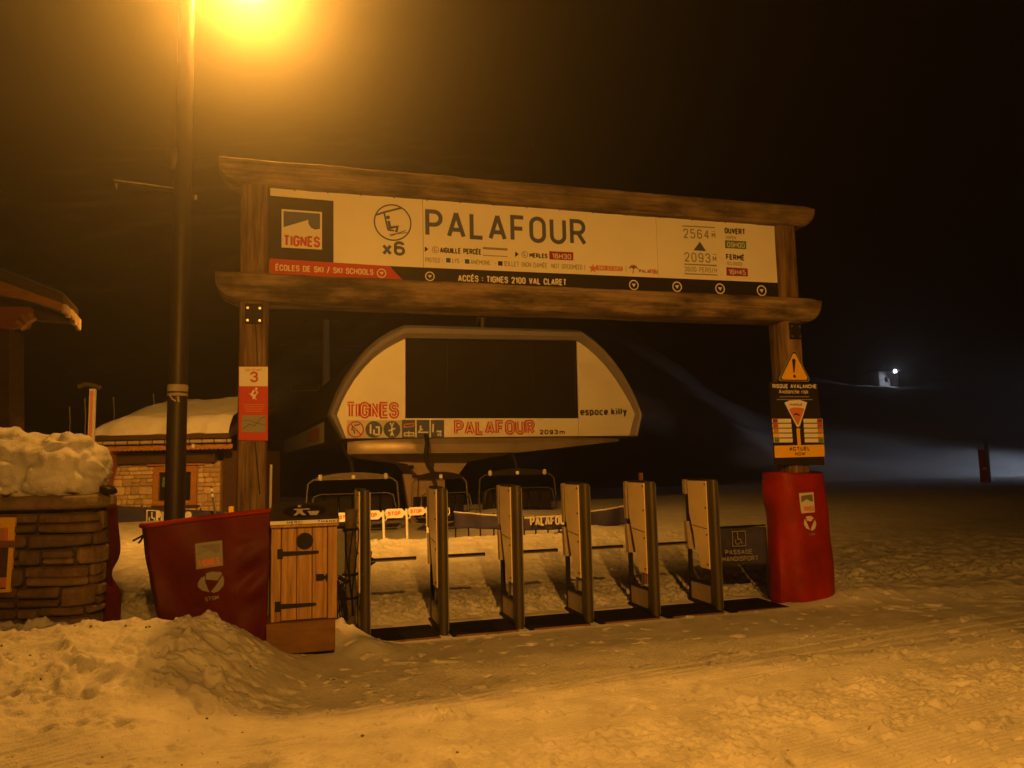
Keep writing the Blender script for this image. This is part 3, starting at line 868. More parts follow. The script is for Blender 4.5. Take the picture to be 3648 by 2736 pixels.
# ================================================================== POST PANELS
# red trail panel on the left post
tp = Thing('trail_panel', 'red and white trail panel with a large figure 3 on the left arch post', 'sign', (-0.365, -.045, PL(900, 1570, -.045)[1]))
V = -.045
def rquad(pts, dv, lift, m, th, name, parent=None):
    mb = MB(); mb.flat(pquad(pts, dv), dv - lift); return mb.build(name, m, th, parent)
pp = pquad([(851, 1306), (955, 1306), (954, 1570), (850, 1568)], V)
mb = MB(); mb.prism(pp, V - .002, V + .004); mb.build('panel', 'print_red', tp)
rquad([(852, 1307), (954, 1307), (954, 1376), (852, 1376)], V, .004, 'print_white', tp, 'white_field')
ptext(tp, '3', (891, 1362), (919, 1362), 38, .17, 'print_red', V, lift=.007)
ptext(tp, 'SKI START', (875, 1323), (934, 1323), 9, .18, 'print_salmon', V, lift=.007, gap=.3)
mb = MB(); mb.disc(*PL(913, 1385, V), .012, V - .007, 12)
mb.stroke(pquad([(905, 1390), (897, 1404), (908, 1412), (901, 1421)], V), .018, V - .0072)
mb.stroke(pquad([(910, 1391), (918, 1398), (909, 1408)], V), .010, V - .0074)
mb.stroke(pquad([(888, 1402), (914, 1424)], V), .006, V - .0076); mb.build('skier_pictogram', 'print_white', tp)
rquad([(862, 1480), (946, 1480), (946, 1540), (861, 1540)], V, .005, 'print_grey', tp, 'trail_map')
mb = MB()
mb.stroke(pquad([(864, 1530), (890, 1510), (905, 1518), (930, 1490), (944, 1484)], V), .005, V - .007)
mb.stroke(pquad([(866, 1500), (885, 1496), (905, 1504), (944, 1515)], V), .004, V - .0072)
mb.build('map_line', 'print_black', tp)
for i in range(4):
    y = 1440 + i * 8
    rquad([(866 + 3 * i, y), (944 - 3 * i, y), (944 - 3 * i, y + 3), (866 + 3 * i, y + 3)], V, .005, 'print_salmon', tp, 'small_print')

# avalanche board on the right post
V = -.06
av = Thing('avalanche_board', 'black avalanche risk board with yellow warning triangle on the right arch post', 'sign', (5.72, V, PL(2840, 1655, V)[1]))
mb = MB(); mb.prism(pquad([(2741, 1362), (2911, 1366), (2936, 1648), (2936, 1657), (2762, 1655)], V), V - .004, V + .02); mb.build('board', 'print_black', av)
def rtri(k):
    cx, cy = 2828.5, 1322
    base = [(2822, 1248), (2832, 1249), (2883, 1351), (2878, 1360), (2778, 1358), (2773, 1350)]
    return [(cx + (x - cx) * k, cy + (y - cy) * k) for x, y in base]
mb = MB(); mb.prism(pquad(rtri(1.0), V - .01), V - .018, V - .008); mb.build('triangle', 'print_grey', av)
rquad(rtri(.93), V - .01, .010, 'print_black', av, 'triangle_edge')
rquad(rtri(.84), V - .01, .012, 'yellow', av, 'triangle_face')
mb = MB(); mb.flat(pquad([(2819, 1281), (2828, 1278), (2832, 1284), (2828, 1328), (2824, 1328)], V - .01), V - .024)
mb.disc(*PL(2828, 1341, V - .01), .018, V - .024, 16); mb.build('exclamation_mark', 'print_black', av)
ptext(av, 'RISQUE AVALANCHE', (2751, 1383), (2908, 1384), 15, .19, 'print_white', V, gap=.22, lift=.007)
ptext(av, 'Avalanche risk', (2774, 1402), (2879, 1403), 15, .13, 'print_white', V, gap=.2, lift=.007)
for y, a, b_ in ((1412, 2776, 2882), (1422, 2766, 2894)):
    rquad([(a, y), (b_, y), (b_, y + 3), (a, y + 3)], V, .006, 'print_grey', av, 'small_print')
rquad([(2793, 1435), (2810, 1427), (2848, 1425), (2874, 1434), (2848, 1518), (2838, 1522)], V, .008, 'print_white', av, 'dial')
rquad([(2808, 1458), (2824, 1452), (2846, 1452), (2864, 1456), (2843, 1513), (2839, 1513)], V, .010, 'print_salmon', av, 'dial_field')
ptext(av, 'MARQUE', (2812, 1446), (2856, 1446), 8, .2, 'print_black', V, lift=.011)
mb = MB(); mb.stroke(pquad([(2826, 1478), (2834, 1474), (2846, 1480)], V), .015, V - .012); mb.build('dial_mark', 'print_black', av)
mb = MB(); mb.flat(pquad([(2834, 1530), (2842, 1524), (2851, 1530), (2848, 1532), (2852, 1588), (2840, 1588), (2836, 1532)], V), V - .008); mb.build('arrow', 'yellow', av)
cols = ['print_dred', 'print_red', 'print_salmon', 'yellow', 'print_green']
for i in range(5):
    y = 1492 + i * 17.5
    o = 2749 + i * 1.5
    rquad([(o, y), (o + 68, y), (o + 68, y + 14), (o, y + 14)], V, .006, 'print_white', av, 'risk_strip')
    rquad([(o + 2, y + 1), (o + 20, y + 1), (o + 20, y + 13), (o + 2, y + 13)], V, .009, cols[i], av, 'risk_flag')
    o = 2861 + i * 1.2
    rquad([(o, y), (o + 68, y), (o + 68, y + 14), (o, y + 14)], V, .006, 'print_white', av, 'risk_strip')
    rquad([(o + 48, y + 1), (o + 66, y + 1), (o + 66, y + 13), (o + 48, y + 13)], V, .009, cols[i], av, 'risk_flag')
rquad([(2757, 1588), (2935, 1584), (2937, 1626), (2759, 1631)], V, .0075, 'yellow', av, 'yellow_band')
ptext(av, 'ACTUEL', (2810, 1606), (2884, 1605), 14, .21, 'print_black', V, gap=.22, lift=.011)
ptext(av, 'NOW', (2830, 1624), (2866, 1623), 13, .17, 'print_black', V, gap=.22, lift=.011, slant=.2)

# ================================================================== TICKET GATES
GU = [0.735, 1.505, 2.29, 3.05, 3.825, 4.595]      # right edge of each column
names = ['leftmost', 'second', 'third', 'fourth', 'fifth', 'rightmost']
def gate_column(u, i):
    lab = ['leftmost beige ticket gate column, nearest the wooden box',
           'second ticket gate column from the left, before the lift pillar',
           'third ticket gate column from the left, slanted beige side cover',
           'fourth ticket gate column from the left, smudged beige side cover',
           'fifth ticket gate column from the left, post stub behind its top',
           'rightmost ticket gate column, beside the black wheelchair passage banner'][i]
    t = Thing('ticket_gate', lab, 'ticket gate', (u - .05, .3, 0), group='ticket gate columns under the arch')
    w = .088
    top = 1.415
    # rounded front column
    mb = MB(); pr = []
    for k in range(9):
        a = math.pi + math.pi * k / 8
        pr.append((u - w / 2 + w / 2 * math.cos(a), .045 + .045 * math.sin(a)))
    pr += [(u, .12), (u - w, .12)]
    n = len(pr)
    mb.v = [(p[0], p[1], z) for z in (-.06, top) for p in pr]
    mb.f = [(k, (k + 1) % n, (k + 1) % n + n, k + n) for k in range(n)] + [tuple(range(n)), tuple(range(2 * n - 1, n - 1, -1))]
    smooth_by_angle(mb.build('front_column', 'olive', t), 40)
    MB().bbox(u - .004, u + .008, .028, .10, .0, top - .02, .003).build('edge_strip', 'steel', t)
    # side box: full depth at the top, tapering forward towards its foot
    side = [(.115, .42), (.30, .42), (.36, .60), (.52, 1.02), (.535, top - .015), (.115, top - .015)]
    mb = MB()
    nn = len(side)
    mb.v = [(x, p[0], p[1]) for x in (u - w - .012, u - .012) for p in side]
    mb.f = [tuple(range(nn)), tuple(range(2 * nn - 1, nn - 1, -1))] + [(k, (k + 1) % nn, (k + 1) % nn + nn, k + nn) for k in range(nn)]
    sb = mb.build('side_cover', 'beige', t)
    mb = MB(); mb.add([(u - w - .0145, .12, .86), (u - w - .0145, .46, .885), (u - w - .0145, .46, .893), (u - w - .0145, .12, .868)], [(0, 1, 2, 3)])
    mb.build('cover_seam', 'dark_wood', t, sb)
    for zz in (top - .05, 1.10, .80, .47):
        mb = MB(); mb.tube([(u - w - .022, .135, zz), (u - w - .010, .135, zz)], .009, 6); mb.build('screw', 'blackmetal', t, sb)
    MB().bbox(u - w - .01, u - .02, .12, .53, top - .012, top + .012, .006).build('top_cap', 'blackmetal', t)
    # rear upright with its covers
    MB().bbox(u - .075, u - .03, .60, .645, -.06, top, .006).build('rear_upright', 'blackmetal', t)
    lo = 1.24 if i == 5 else .98
    MB().bbox(u - .10, u - .02, .585, .66, lo, top - .005, .006).build('rear_cover', 'beige2', t)
    mb = MB()
    rc = [(.60, .92), (.66, .92), (.635, .60), (.555, .60)]
    mb.v = [(x, p[0], p[1]) for x in (u - .10, u - .02) for p in rc]
    mb.f = [(0, 1, 2, 3), (7, 6, 5, 4)] + [(k, (k + 1) % 4, (k + 1) % 4 + 4, k + 4) for k in range(4)]
    mb.build('rear_cover', 'beige2', t)
    # foot: skirt plate, stay, base rail
    MB().bbox(u - .07, u - .055, .10, .60, .03, .235, .004).build('skirt_plate', 'beige2', t)
    MB().bbox(u - .085, u - .045, .09, .62, .235, .262, .004).build('foot_rail', 'blackmetal', t)
    MB().bbox(u - .095, u - .035, .04, .66, -.06, .03, .006).build('base_rail', 'blackmetal', t)
    if i < 5:
        mb = MB(); mb.tube([(u - .08, .25, .43), (u - .07, .31, .25)], .016, 8); smooth_by_angle(mb.build('stay', 'steel', t))
    else:
        mb = MB(); mb.tube([(u - .08, .25, .43), (u - .08, .25, .34)], .012, 6); mb.build('stay', 'blackmetal', t)
    # turnstile arm towards the next column
    if i < 5:
        L = [.50, .46, .49, .50, .52][i]
        mb = MB(); mb.tube([(u - .02, .34, .70), (u + L, .34, .70)], .018, 8)
        smooth_by_angle(mb.build('arm', 'black', t))
        mb = MB(); mb.tube([(u - .02, .315, .690), (u + L - .02, .315, .690)], .007, 6); mb.build('arm_shine', 'steel', t)  # shine of the black arm, drawn as a thin steel line
        if i == 0:
            mb = MB(); mb.tube([(u - .02, .34, .84), (u + .035, .34, .78), (u + .03, .34, .72), (u + .10, .34, .70), (u + .03, .34, .66), (u - .02, .34, .58)], .02, 6)
            mb.build('arm_hub', 'black', t)
    return t
for i, u in enumerate(GU): gate_column(u, i)
MB().bbox(3.62, 3.70, 1.9, 2.0, 0.1, 1.62, .01).build('wooden_stake', 'rust', base=(0, 0, 0)) if False else None
stake = Thing('wooden_stake', 'reddish wooden stake standing behind the fifth ticket gate column', 'stake', (4.02, 1.6, gza(4.02, 1.6)))
cc = PL(2284, 1712, 1.6)
MB().bbox(cc[0] - .024, cc[0] + .024, 1.58, 1.63, gza(4.0, 1.6) - .1, PL(2284, 1684, 1.6)[1], .006).build('shaft', 'rust', stake)

# mats between the columns
for i in range(6):
    u0 = GU[i] + .02; u1 = (GU[i + 1] - .12) if i < 5 else 5.28
    lab = ['black rubber floor mat between the first and second gate columns',
           'black rubber floor mat between the second and third gate columns',
           'black rubber floor mat between the third and fourth gate columns',
           'black rubber floor mat between the fourth and fifth gate columns',
           'black rubber floor mat between the fifth and last gate columns',
           'black rubber floor mat between the last gate column and red pad'][i]
    o = MB().bbox(u0, u1, -.20, .40, -.05, .012, .008)
    t = Thing('rubber_mat', lab, 'mat', ((u0 + u1) / 2, .1, 0), group='floor mats in the gate lanes')
    o.build('mat', 'rubber', t)
    MB().bbox(u0 + .01, u1 - .01, -.222, -.203, -.05, .014, .004).build('edge_bar', 'pine_dark', t)

# ================================================================== WOODEN CARD BOX
BV = -0.62
bz = 0.12
def bx(x, y): return PL(x, y, BV)
b0 = bx(975, 2215)[0]; b1 = bx(1196, 2215)[0]
bw0, bw1 = bx(972, 1860)[0], bx(1205, 1860)[0]
zt, zb = bx(1085, 1852)[1], bx(1085, 2272)[1]
box = Thing('card_return_box', 'small pine box with black porthole and strap hinges by the gates', 'box', ((b0 + b1) / 2, BV + .2, zb))
zs = bx(1085, 2210)[1]
ul, ur = bx(966, 2000)[0], bx(1201, 2000)[0]
MB().box(ul + .012, ur - .012, BV + .03, BV + .42, zs - .02, zt - .01).build('carcass', 'dark_wood', box)
stw = (ur - ul) * .15
edges = [ul + stw + (ur - stw - (ul + stw)) * k / 3 for k in range(4)]
MB().bbox(ul, ul + stw - .004, BV, BV + .045, zs, zt, .004).build('stile', 'pine', box)
MB().bbox(ur - stw + .004, ur, BV, BV + .045, zs, zt, .004).build('stile', 'pine', box)
for k in range(3):
    MB().bbox(edges[k] + .003, edges[k + 1] - .003, BV + .004, BV + .04, zs + .008, zt - .012, .004).build('plank', 'pine', box)
MB().bbox(ul, ul + .02, BV + .046, BV + .43, zs, zt, .003).build('side_board', 'pine', box)
MB().bbox(ur - .02, ur, BV + .046, BV + .43, zs, zt, .003).build('side_board', 'pine', box)
MB().bbox(bx(948, 2240)[0], bx(1194, 2240)[0], BV - .03, BV + .45, zb - .12, zs - .004, .006).build('plinth', 'pine_dark', box)
# lid, tilted towards the front
mb = MB()
l0, l1 = bx(962, 1850)[0], bx(1208, 1850)[0]
ly0, ly1 = BV - .05, BV + .46
lz0 = bx(1085, 1851)[1]
mb.add([(l0, ly0, lz0 - .035), (l1, ly0, lz0 - .035), (l1, ly1, lz0 + .09), (l0, ly1, lz0 + .09),
        (l0, ly0, lz0), (l1, ly0, lz0), (l1, ly1, lz0 + .125), (l0, ly1, lz0 + .125)],
       [(0, 3, 2, 1), (4, 5, 6, 7), (0, 1, 5, 4), (1, 2, 6, 5), (2, 3, 7, 6), (3, 0, 4, 7)])
lid = mb.build('lid', 'olive', box)
MB().bbox(l0 + .004, l1 - .004, BV - .046, BV + .44, lz0 - .06, lz0 - .037, .003).build('lid_moulding', 'pine', box)
def lidp(s, d, e):
    d = max(0, min(1, d)); return (l0 + (l1 - l0) * s, ly0 + (ly1 - ly0) * d, lz0 + .125 * d + e)
mb = MB(); mb.add([lidp(.5 + .32 * math.cos(a), .5 + .36 * math.sin(a), .003) for a in [2 * math.pi * k / 36 for k in range(36)]], [tuple(range(36))])
mb.build('oval_sticker', 'print_black', box, lid)
mb = MB()
def lidpoly(pts, e): mb.add([lidp(a, b_, e) for a, b_ in pts], [tuple(range(len(pts)))])
lidpoly([(.40, .72), (.45, .72), (.45, .84), (.40, .84)], .0045)
lidpoly([(.34, .62), (.58, .62), (.58, .56), (.47, .55), (.47, .42), (.52, .24), (.46, .24), (.42, .36), (.38, .24), (.33, .24), (.38, .42), (.38, .55), (.34, .55)], .0046)
lidpoly([(.54, .46), (.72, .46), (.68, .22), (.58, .22)], .0047)
mb.build('person_pictogram', 'print_white', box, lid)
for s_, a_, b_ in (('MERCI', .24, .46), ('THANKS', .68, 1.0)):
    tm = text(s_, l0 + (l1 - l0) * a_, lz0 - .030, l0 + (l1 - l0) * b_, lz0 - .030, .024, .2, ly0 - .003, gap=.25)
    tm.build('lettering', 'print_black', box, lid)
rquadm = MB(); rquadm.flat([(l0 + .003, lz0 - .033), (l1 - .003, lz0 - .033), (l1 - .003, lz0 - .002), (l0 + .003, lz0 - .002)], ly0 - .0015)
rquadm.build('lid_strip', 'print_white', box, lid)
# porthole
pc = bx(1086, 1927); pr0 = bx(1116, 1927)[0] - pc[0]
mb = MB(); mb.tube([(pc[0], BV - .012, pc[1]), (pc[0], BV + .006, pc[1])], pr0, 36); smooth_by_angle(mb.build('porthole', 'black', box), 40)
mb = MB(); mb.ring(pc[0], pc[1], pr0 * .88, pr0 * .98, BV - .014, 36); mb.build('porthole_rim', 'blackmetal', box)
for y, x0, x1 in ((1974, 988, 1137), (2162, 979, 1128)):
    a = bx(x0, y); b_ = bx(x1, y)
    mb = MB(); mb.prism([(a[0], a[1] - .042), (a[0] + .045, a[1] - .042), (a[0] + .045, a[1] - .02), (b_[0] - .01, a[1] - .012), (b_[0], a[1]), (b_[0] - .01, a[1] + .012), (a[0] + .045, a[1] + .02), (a[0] + .045, a[1] + .042), (a[0], a[1] + .042)], BV - .012, BV - .001)
    mb.build('strap_hinge', 'blackmetal', box)
a = bx(1126, 2057); b_ = bx(1168, 2057)
mb = MB(); mb.box(a[0], b_[0] - .035, BV - .012, BV - .001, a[1] - .028, a[1] + .028); mb.box(b_[0] - .05, b_[0], BV - .02, BV - .002, a[1] - .013, a[1] + .013); mb.box(b_[0] - .018, b_[0] - .004, BV - .03, BV - .021, a[1] - .03, a[1] + .03)
mb.build('latch', 'blackmetal', box)

# log post, cabinet and cables right of the box
lp = PL(1250, 2190, -.02)
log = Thing('log_post', 'rough bark covered log post between wooden box and first gate', 'post', (lp[0], 0, gza(lp[0], 0)))
mb = MB()
zt_ = PL(1250, 1815, 0)[1]
for k in range(14):
    pass
pts = [(lp[0] + .006 * math.sin(k * 1.7), .02 + .004 * math.cos(k), -.1 + (zt_ + .1) * k / 12) for k in range(13)]
mb.tube(pts, .058, 10)
mb.v = [(x + mnoise.noise(Vector((x * 20, y * 20, z * 7))) * .012, y + mnoise.noise(Vector((x * 20 + 9, y * 20, z * 7))) * .012, z) for x, y, z in mb.v]
smooth_by_angle(mb.build('trunk', 'bark', log), 60)
for zz in (1.05, .62, .40):
    mb = MB(); mb.tube([(lp[0] + .068 * math.cos(a), .02 + .068 * math.sin(a), zz) for a in [k * math.pi / 6 for k in range(13)]], .012, 6); mb.build('strap', 'black', log)
mb = MB()
for k in range(3):
    ph = k * 1.3
    mb.tube([(lp[0] - .02 + .03 * k + .03 * math.sin(z * 5 + ph), -.055 - .01 * k, z) for z in np.linspace(1.05, .25, 14)], .006, 5)
mb.build('cable', 'black', log)
cab = Thing('electrical_cabinet', 'plain grey cabinet half hidden behind the wooden box', 'cabinet', (PL(1215, 2000, .1)[0], .2, PL(1215, 2050, .1)[1]))
c0, c1 = PL(1185, 1900, .05), PL(1237, 2052, .05)
MB().bbox(c0[0], c1[0], .05, .3, c1[1], PL(1210, 1885, .05)[1], .012).build('casing', 'grey', cab)
mb = MB()
MB().bbox(c1[0] - .015, c1[0] + .012, .04, .06, -.05, PL(1235, 1860, .05)[1], .003).build('rail', 'white_dirty', cab)
MB().bbox(c0[0] - .02, c1[0] + .03, .1, .25, PL(1210, 1882, .05)[1], PL(1210, 1868, .05)[1], .01).build('lid', 'black', cab)
br = Thing('black_bracket', 'bent black metal bracket and netting beside the log post', 'bracket', (lp[0] - .1, -.02, 0))
q = lambda x, y: (PL(x, y, -.02)[0], -.02, PL(x, y, -.02)[1])
mb = MB(); mb.tube([q(1198, 2070), q(1215, 2110), q(1230, 2170), q(1236, 2210)], .028, 6); mb.build('arm', 'black', br)
mb = MB(); mb.tube([q(1205, 2055), q(1235, 2072), q(1250, 2066)], .022, 6); mb.build('arm', 'black', br)
mb = MB()
for k in range(6):
    x0 = 1192 + 7 * k
    mb.tube([q(x0 + 4 * math.sin(y * .09 + k), y) for y in range(2075, 2215, 14)], .005, 4)
for k in range(6):
    mb.tube([q(x, 2090 + 22 * k + 5 * math.sin(x * .2)) for x in range(1190, 1236, 9)], .004, 4)
mb.build('net', 'black', br)
wst = Thing('white_stake', 'thin white stake standing right beside the left arch post', 'stake', (PL(967, 1800, .1)[0], .1, 0))
a = PL(966, 1655, .1); b_ = PL(963, 1810, .1)
mb = MB(); mb.tube([(b_[0], .1, 0.0), (b_[0], .1, b_[1]), (a[0], .1, a[1])], .013, 8); mb.build('shaft', 'white_dirty', wst)

# ================================================================== RED PADS
def cloth(fn, nu, nv):
    mb = MB()
    for j in range(nv + 1):
        for i in range(nu + 1):
            mb.v.append(tuple(fn(i / nu, j / nv)))
    for j in range(nv):
        for i in range(nu):
            a = j * (nu + 1) + i
            mb.f.append((a, a + 1, a + nu + 2, a + nu + 1))
    return mb
def thicken(o, t):
    md = o.modifiers.new('thickness', 'SOLIDIFY'); md.thickness = t; md.offset = 1
    return o
RV = -0.36
def left_pad(s, t):
    # s: left to right, t: top to bottom
    xt = 488 + (966 - 488) * s; yt = 1882 - 60 * s - 6 * math.sin(s * 3) + 10 * s * (1 - s)
    xb = 548 + (948 - 548) * s; yb = 2235 + 70 * s
    bend = 14 * math.sin(t * 2.2) * (1 - s)
    x = xt + (xb - xt) * t - bend * (1 - t) ; y = yt + (yb - yt) * t
    if s < .1: x += 6 * mnoise.noise(Vector((t * 5, 3, 1)))
    u, z = PL(x, y, RV)
    v = RV + .035 * math.sin(s * 5 + 1) * (.3 + t) + .05 * mnoise.noise(Vector((s * 3.2, t * 2.2, 4))) + .25 * max(0, .06 - s) / .06 * .8
    fold = math.exp(-((s - .86) / .1) ** 2)
    v += .035 * fold * math.sin((t + s * .55) * 22) * (t > .22) * math.exp(-((t - .45) / .22) ** 2)
    return (u, v, z)
lpad = Thing('padded_mat', 'large dark red padded mat with pale logos slung below the lamp pole', 'mat', (PL(720, 2150, RV)[0], RV, 0.2), group='red padded mats')
cl = cloth(left_pad, 60, 40); o = thicken(cl.build('cover', 'tarp_dark', lpad, smooth=True), .05)
mb = MB(); mb.tube([Vector(left_pad(s, 0.0)) + Vector((0, -.012, .008)) for s in np.linspace(.0, 1, 24)], .022, 8); smooth_by_angle(mb.build('top_hem', 'tarp', lpad))
def on_pad(fn, poly, base_m, name, th, lift=.012):
    mb = MB()
    # fan with centre so that the print follows the cloth
    pts = [fn(s, t) for s, t in poly]
    cs = sum(p[0] for p in poly) / len(poly); ctt = sum(p[1] for p in poly) / len(poly)
    c_ = fn(cs, ctt)
    vs = [(p[0], p[1] - lift, p[2]) for p in pts] + [(c_[0], c_[1] - lift, c_[2])]
    n = len(pts)
    mb.add(vs, [(i, (i + 1) % n, n) for i in range(n)])
    return mb.build(name, base_m, th)
def inv_pad(fn, x, y, dv, s0=.5, t0=.4):
    """find cloth parameters that cover a photo point"""
    tgt = Vector(PL(x, y, dv)); s, t = s0, t0
    for _ in range(25):
        f = fn(s, t); e = tgt - Vector((f[0], f[2]))
        if e.length < 1e-5: break
        h = 1e-3
        fs = fn(s + h, t); ft = fn(s, t + h)
        a, b1, c1, d1 = (fs[0] - f[0]) / h, (ft[0] - f[0]) / h, (fs[2] - f[2]) / h, (ft[2] - f[2]) / h
        det = a * d1 - b1 * c1
        if abs(det) < 1e-9: break
        s += (d1 * e.x - b1 * e.y) / det; t += (-c1 * e.x + a * e.y) / det
        s = min(.99, max(.01, s)); t = min(.99, max(.01, t))
    return s, t
def padpoly(fn, dv, pts, m, name, th, lift):
    return on_pad(fn, [inv_pad(fn, x, y, dv) for x, y in pts], m, name, th, lift)
padpoly(left_pad, RV, [(695, 1937), (744, 1930), (792, 1924), (794, 1970), (796, 2013), (748, 2020), (701, 2027), (698, 1982)], 'print_grey', 'logo_square', lpad, .012)
padpoly(left_pad, RV, [(704, 1945), (784, 1934), (785, 1962), (772, 1970), (752, 1956), (705, 1977)], 'grey', 'logo_peak', lpad, .018)
def pad_text(fn, dv, s, p0, p1, hpx, wt, m, th, lift=.018, gap=.24):
    a, b_ = Vector(p0), Vector(p1); L = (b_ - a).length
    tm = text(s, 0, 0, L, 0, hpx, wt, 0, gap=gap)
    d = (b_ - a).normalized(); nrm = Vector((d.y, -d.x))
    out = MB(); out.f = tm.f
    for v in tm.v:
        px = a + d * v[0] + nrm * v[2]
        st_ = inv_pad(fn, px.x, px.y, dv)
        f = fn(*st_)
        out.v.append((f[0], f[1] - lift - .0003 * (len(out.v) % 5 > 2), f[2]))
    return out.build('lettering', m, th)
pad_text(left_pad, RV, 'TIGNES', (708, 2020), (787, 2008), 26, .22, 'print_salmon', lpad)
padpoly(left_pad, RV, [(736, 2040), (757, 2034), (788, 2036), (793, 2041), (777, 2066), (755, 2064), (734, 2062)], 'print_grey', 'emblem', lpad, .016)
padpoly(left_pad, RV, [(731, 2050), (733, 2070), (742, 2096), (749, 2108), (722, 2102), (706, 2090), (707, 2074), (718, 2056)], 'print_grey', 'emblem', lpad, .0165)
padpoly(left_pad, RV, [(795, 2046), (800, 2064), (798, 2084), (780, 2104), (762, 2110), (752, 2106), (770, 2085)], 'print_grey', 'emblem', lpad, .017)
pad_text(left_pad, RV, 'STGM', (733, 2142), (782, 2133), 16, .17, 'print_grey', lpad)
pad_text(left_pad, RV, '---------', (735, 2156), (798, 2144), 10, .12, 'print_dred', lpad)
q = lambda x, y, v=RV: (PL(x, y, v)[0], v, PL(x, y, v)[1])
k0 = Vector(left_pad(.004, .09)) + Vector((.01, -.03, 0)); mb = MB(); mb.tube([k0, k0 + Vector((-.04, 0, -.02)), k0 + Vector((-.085, 0, -.045))], .010, 5); mb.tube([k0, k0 + Vector((-.015, -.01, -.04)), k0 + Vector((-.035, -.01, -.065))], .010, 5); mb.build('tie_rope', 'black', lpad)

def right_pad(s, t):
    # wraps round the right post: s 0..1 left flank to right flank
    a = math.pi * (1.14 - 1.20 * s)
    uc, vc = 5.615 + .02 * math.sin(t * 2.5) + .03 * t, .07
    ru, rv = .345 + .02 * t, .25
    e = .75
    ca, sa = math.cos(a), math.sin(a)
    u = uc + ru * math.copysign(abs(ca) ** e, ca) + .10 * t * 0 + .012 * math.sin(t * 6) * (1 - s)
    v = vc - rv * math.copysign(abs(sa) ** e, sa)
    zt, zb = 1.47, -0.02 + .10 * s
    k = math.exp(-((s - .3) / .09) ** 2)
    v += .05 * k * sm(.25, .8, t) + .03 * mnoise.noise(Vector((s * 4, t * 3, 8)))
    dent = .05 * math.exp(-((t - .17) / .1) ** 2) * math.exp(-((s - .05) / .12) ** 2)
    return (u - dent, v, zt + (zb - zt) * t + .015 * math.sin(s * 7))
rpad = Thing('padded_mat', 'red padded mat wrapped round the foot of the right arch post', 'mat', (5.66, 0, 0), group='red padded mats')
cl = cloth(right_pad, 48, 40); thicken(cl.build('cover', 'tarp', rpad, smooth=True), .04)
mb = MB()
ring = [right_pad(s, 0.0) for s in np.linspace(0, 1, 30)]
mb.add(ring, [tuple(range(len(ring)))]); mb.build('top_cover', 'tarp_dark', rpad)
def front_uv(x, y):
    return inv_pad(right_pad, x, y, -.18, .6, .3)
def rp(pts, m, name, lift): return on_pad(right_pad, [front_uv(x, y) for x, y in pts], m, name, rpad, lift)
rp([(2844, 1757), (2870, 1755), (2897, 1753), (2900, 1790), (2903, 1825), (2878, 1827), (2853, 1829), (2848, 1792)], 'white_dirty', 'logo_square', .012)
rp([(2850, 1766), (2892, 1761), (2894, 1786), (2884, 1786), (2877, 1774), (2852, 1790)], 'grey', 'logo_peak', .018)
rp([(2868, 1840), (2886, 1837), (2898, 1845), (2888, 1857), (2872, 1855)], 'white_dirty', 'emblem', .014)
rp([(2864, 1846), (2872, 1862), (2883, 1888), (2870, 1882), (2861, 1868)], 'white_dirty', 'emblem', .0145)
rp([(2901, 1850), (2908, 1866), (2902, 1884), (2890, 1891), (2885, 1887), (2893, 1868)], 'white_dirty', 'emblem', .015)
def rp_text(s, p0, p1, h, wt, m):
    a, b_ = Vector(p0), Vector(p1); L = (b_ - a).length
    tm = text(s, 0, 0, L, 0, h, wt, 0); d = (b_ - a).normalized(); nrm = Vector((d.y, -d.x)); out = MB(); out.f = tm.f
    for v in tm.v:
        px = a + d * v[0] + nrm * v[2]; f = right_pad(*front_uv(px.x, px.y)); out.v.append((f[0], f[1] - .018, f[2]))
    out.build('lettering', m, rpad)
rp_text('STGM', (2879, 1909), (2902, 1907), 9, .18, 'print_grey')
rp_text('TIGNES', (2858, 1820), (2898, 1818), 16, .22, 'print_salmon')

# wheelchair passage banner
HV = .18
hb = Thing('passage_banner', 'black wheelchair passage banner hung beside the rightmost gate column', 'banner', (PL(2650, 2010, HV)[0], HV, PL(2650, 2010, HV)[1]))
def hban(s, t):
    x = 2562 + 164 * s + 6 * t; y = 1876 + 1 * s + 137 * t - 4 * s * t
    u, z = PL(x, y, HV); return (u, HV + .025 * math.sin(s * 4 + t) + .01 * mnoise.noise(Vector((s * 3, t * 3, 2))), z)
thicken(cloth(hban, 16, 12).build('cloth', 'banner', hb, smooth=True), .012)
mb = MB(); fr = [(2601, 1893), (2647, 1891), (2649, 1943), (2602, 1945)]
mb.stroke(pquad(fr, HV), .008, HV - .045, True)
mb.disc(*PL(2619, 1900, HV), .010, HV - .046, 10)
mb.stroke(pquad([(2619, 1905), (2621, 1920), (2630, 1920), (2634, 1933), (2638, 1933)], HV), .010, HV - .0462)
cc = PL(2620, 1928, HV)
mb.stroke([(cc[0] + .030 * math.cos(a), cc[1] + .030 * math.sin(a)) for a in np.linspace(2.2, 6.0, 12)], .008, HV - .0464)
mb.build('wheelchair_pictogram', 'print_grey', hb)
ptext(hb, 'PASSAGE', (2576, 1975), (2672, 1972), 17, .18, 'print_grey', HV, lift=.045)
ptext(hb, 'HANDISPORT', (2566, 2000), (2694, 1995), 18, .18, 'print_grey', HV, lift=.045)
MB().bbox(PL(2560, 1874, HV)[0], PL(2726, 1874, HV)[0], HV - .012, HV + .012, PL(2640, 1878, HV)[1], PL(2640, 1872, HV)[1], .004).build('top_rail', 'black', hb)
mb = MB(); a = PL(2722, 1900, HV); mb.tube([(a[0], HV, a[1] + .05), (a[0] + .02, HV, .05)], .012, 6); mb.build('leg', 'black', hb)

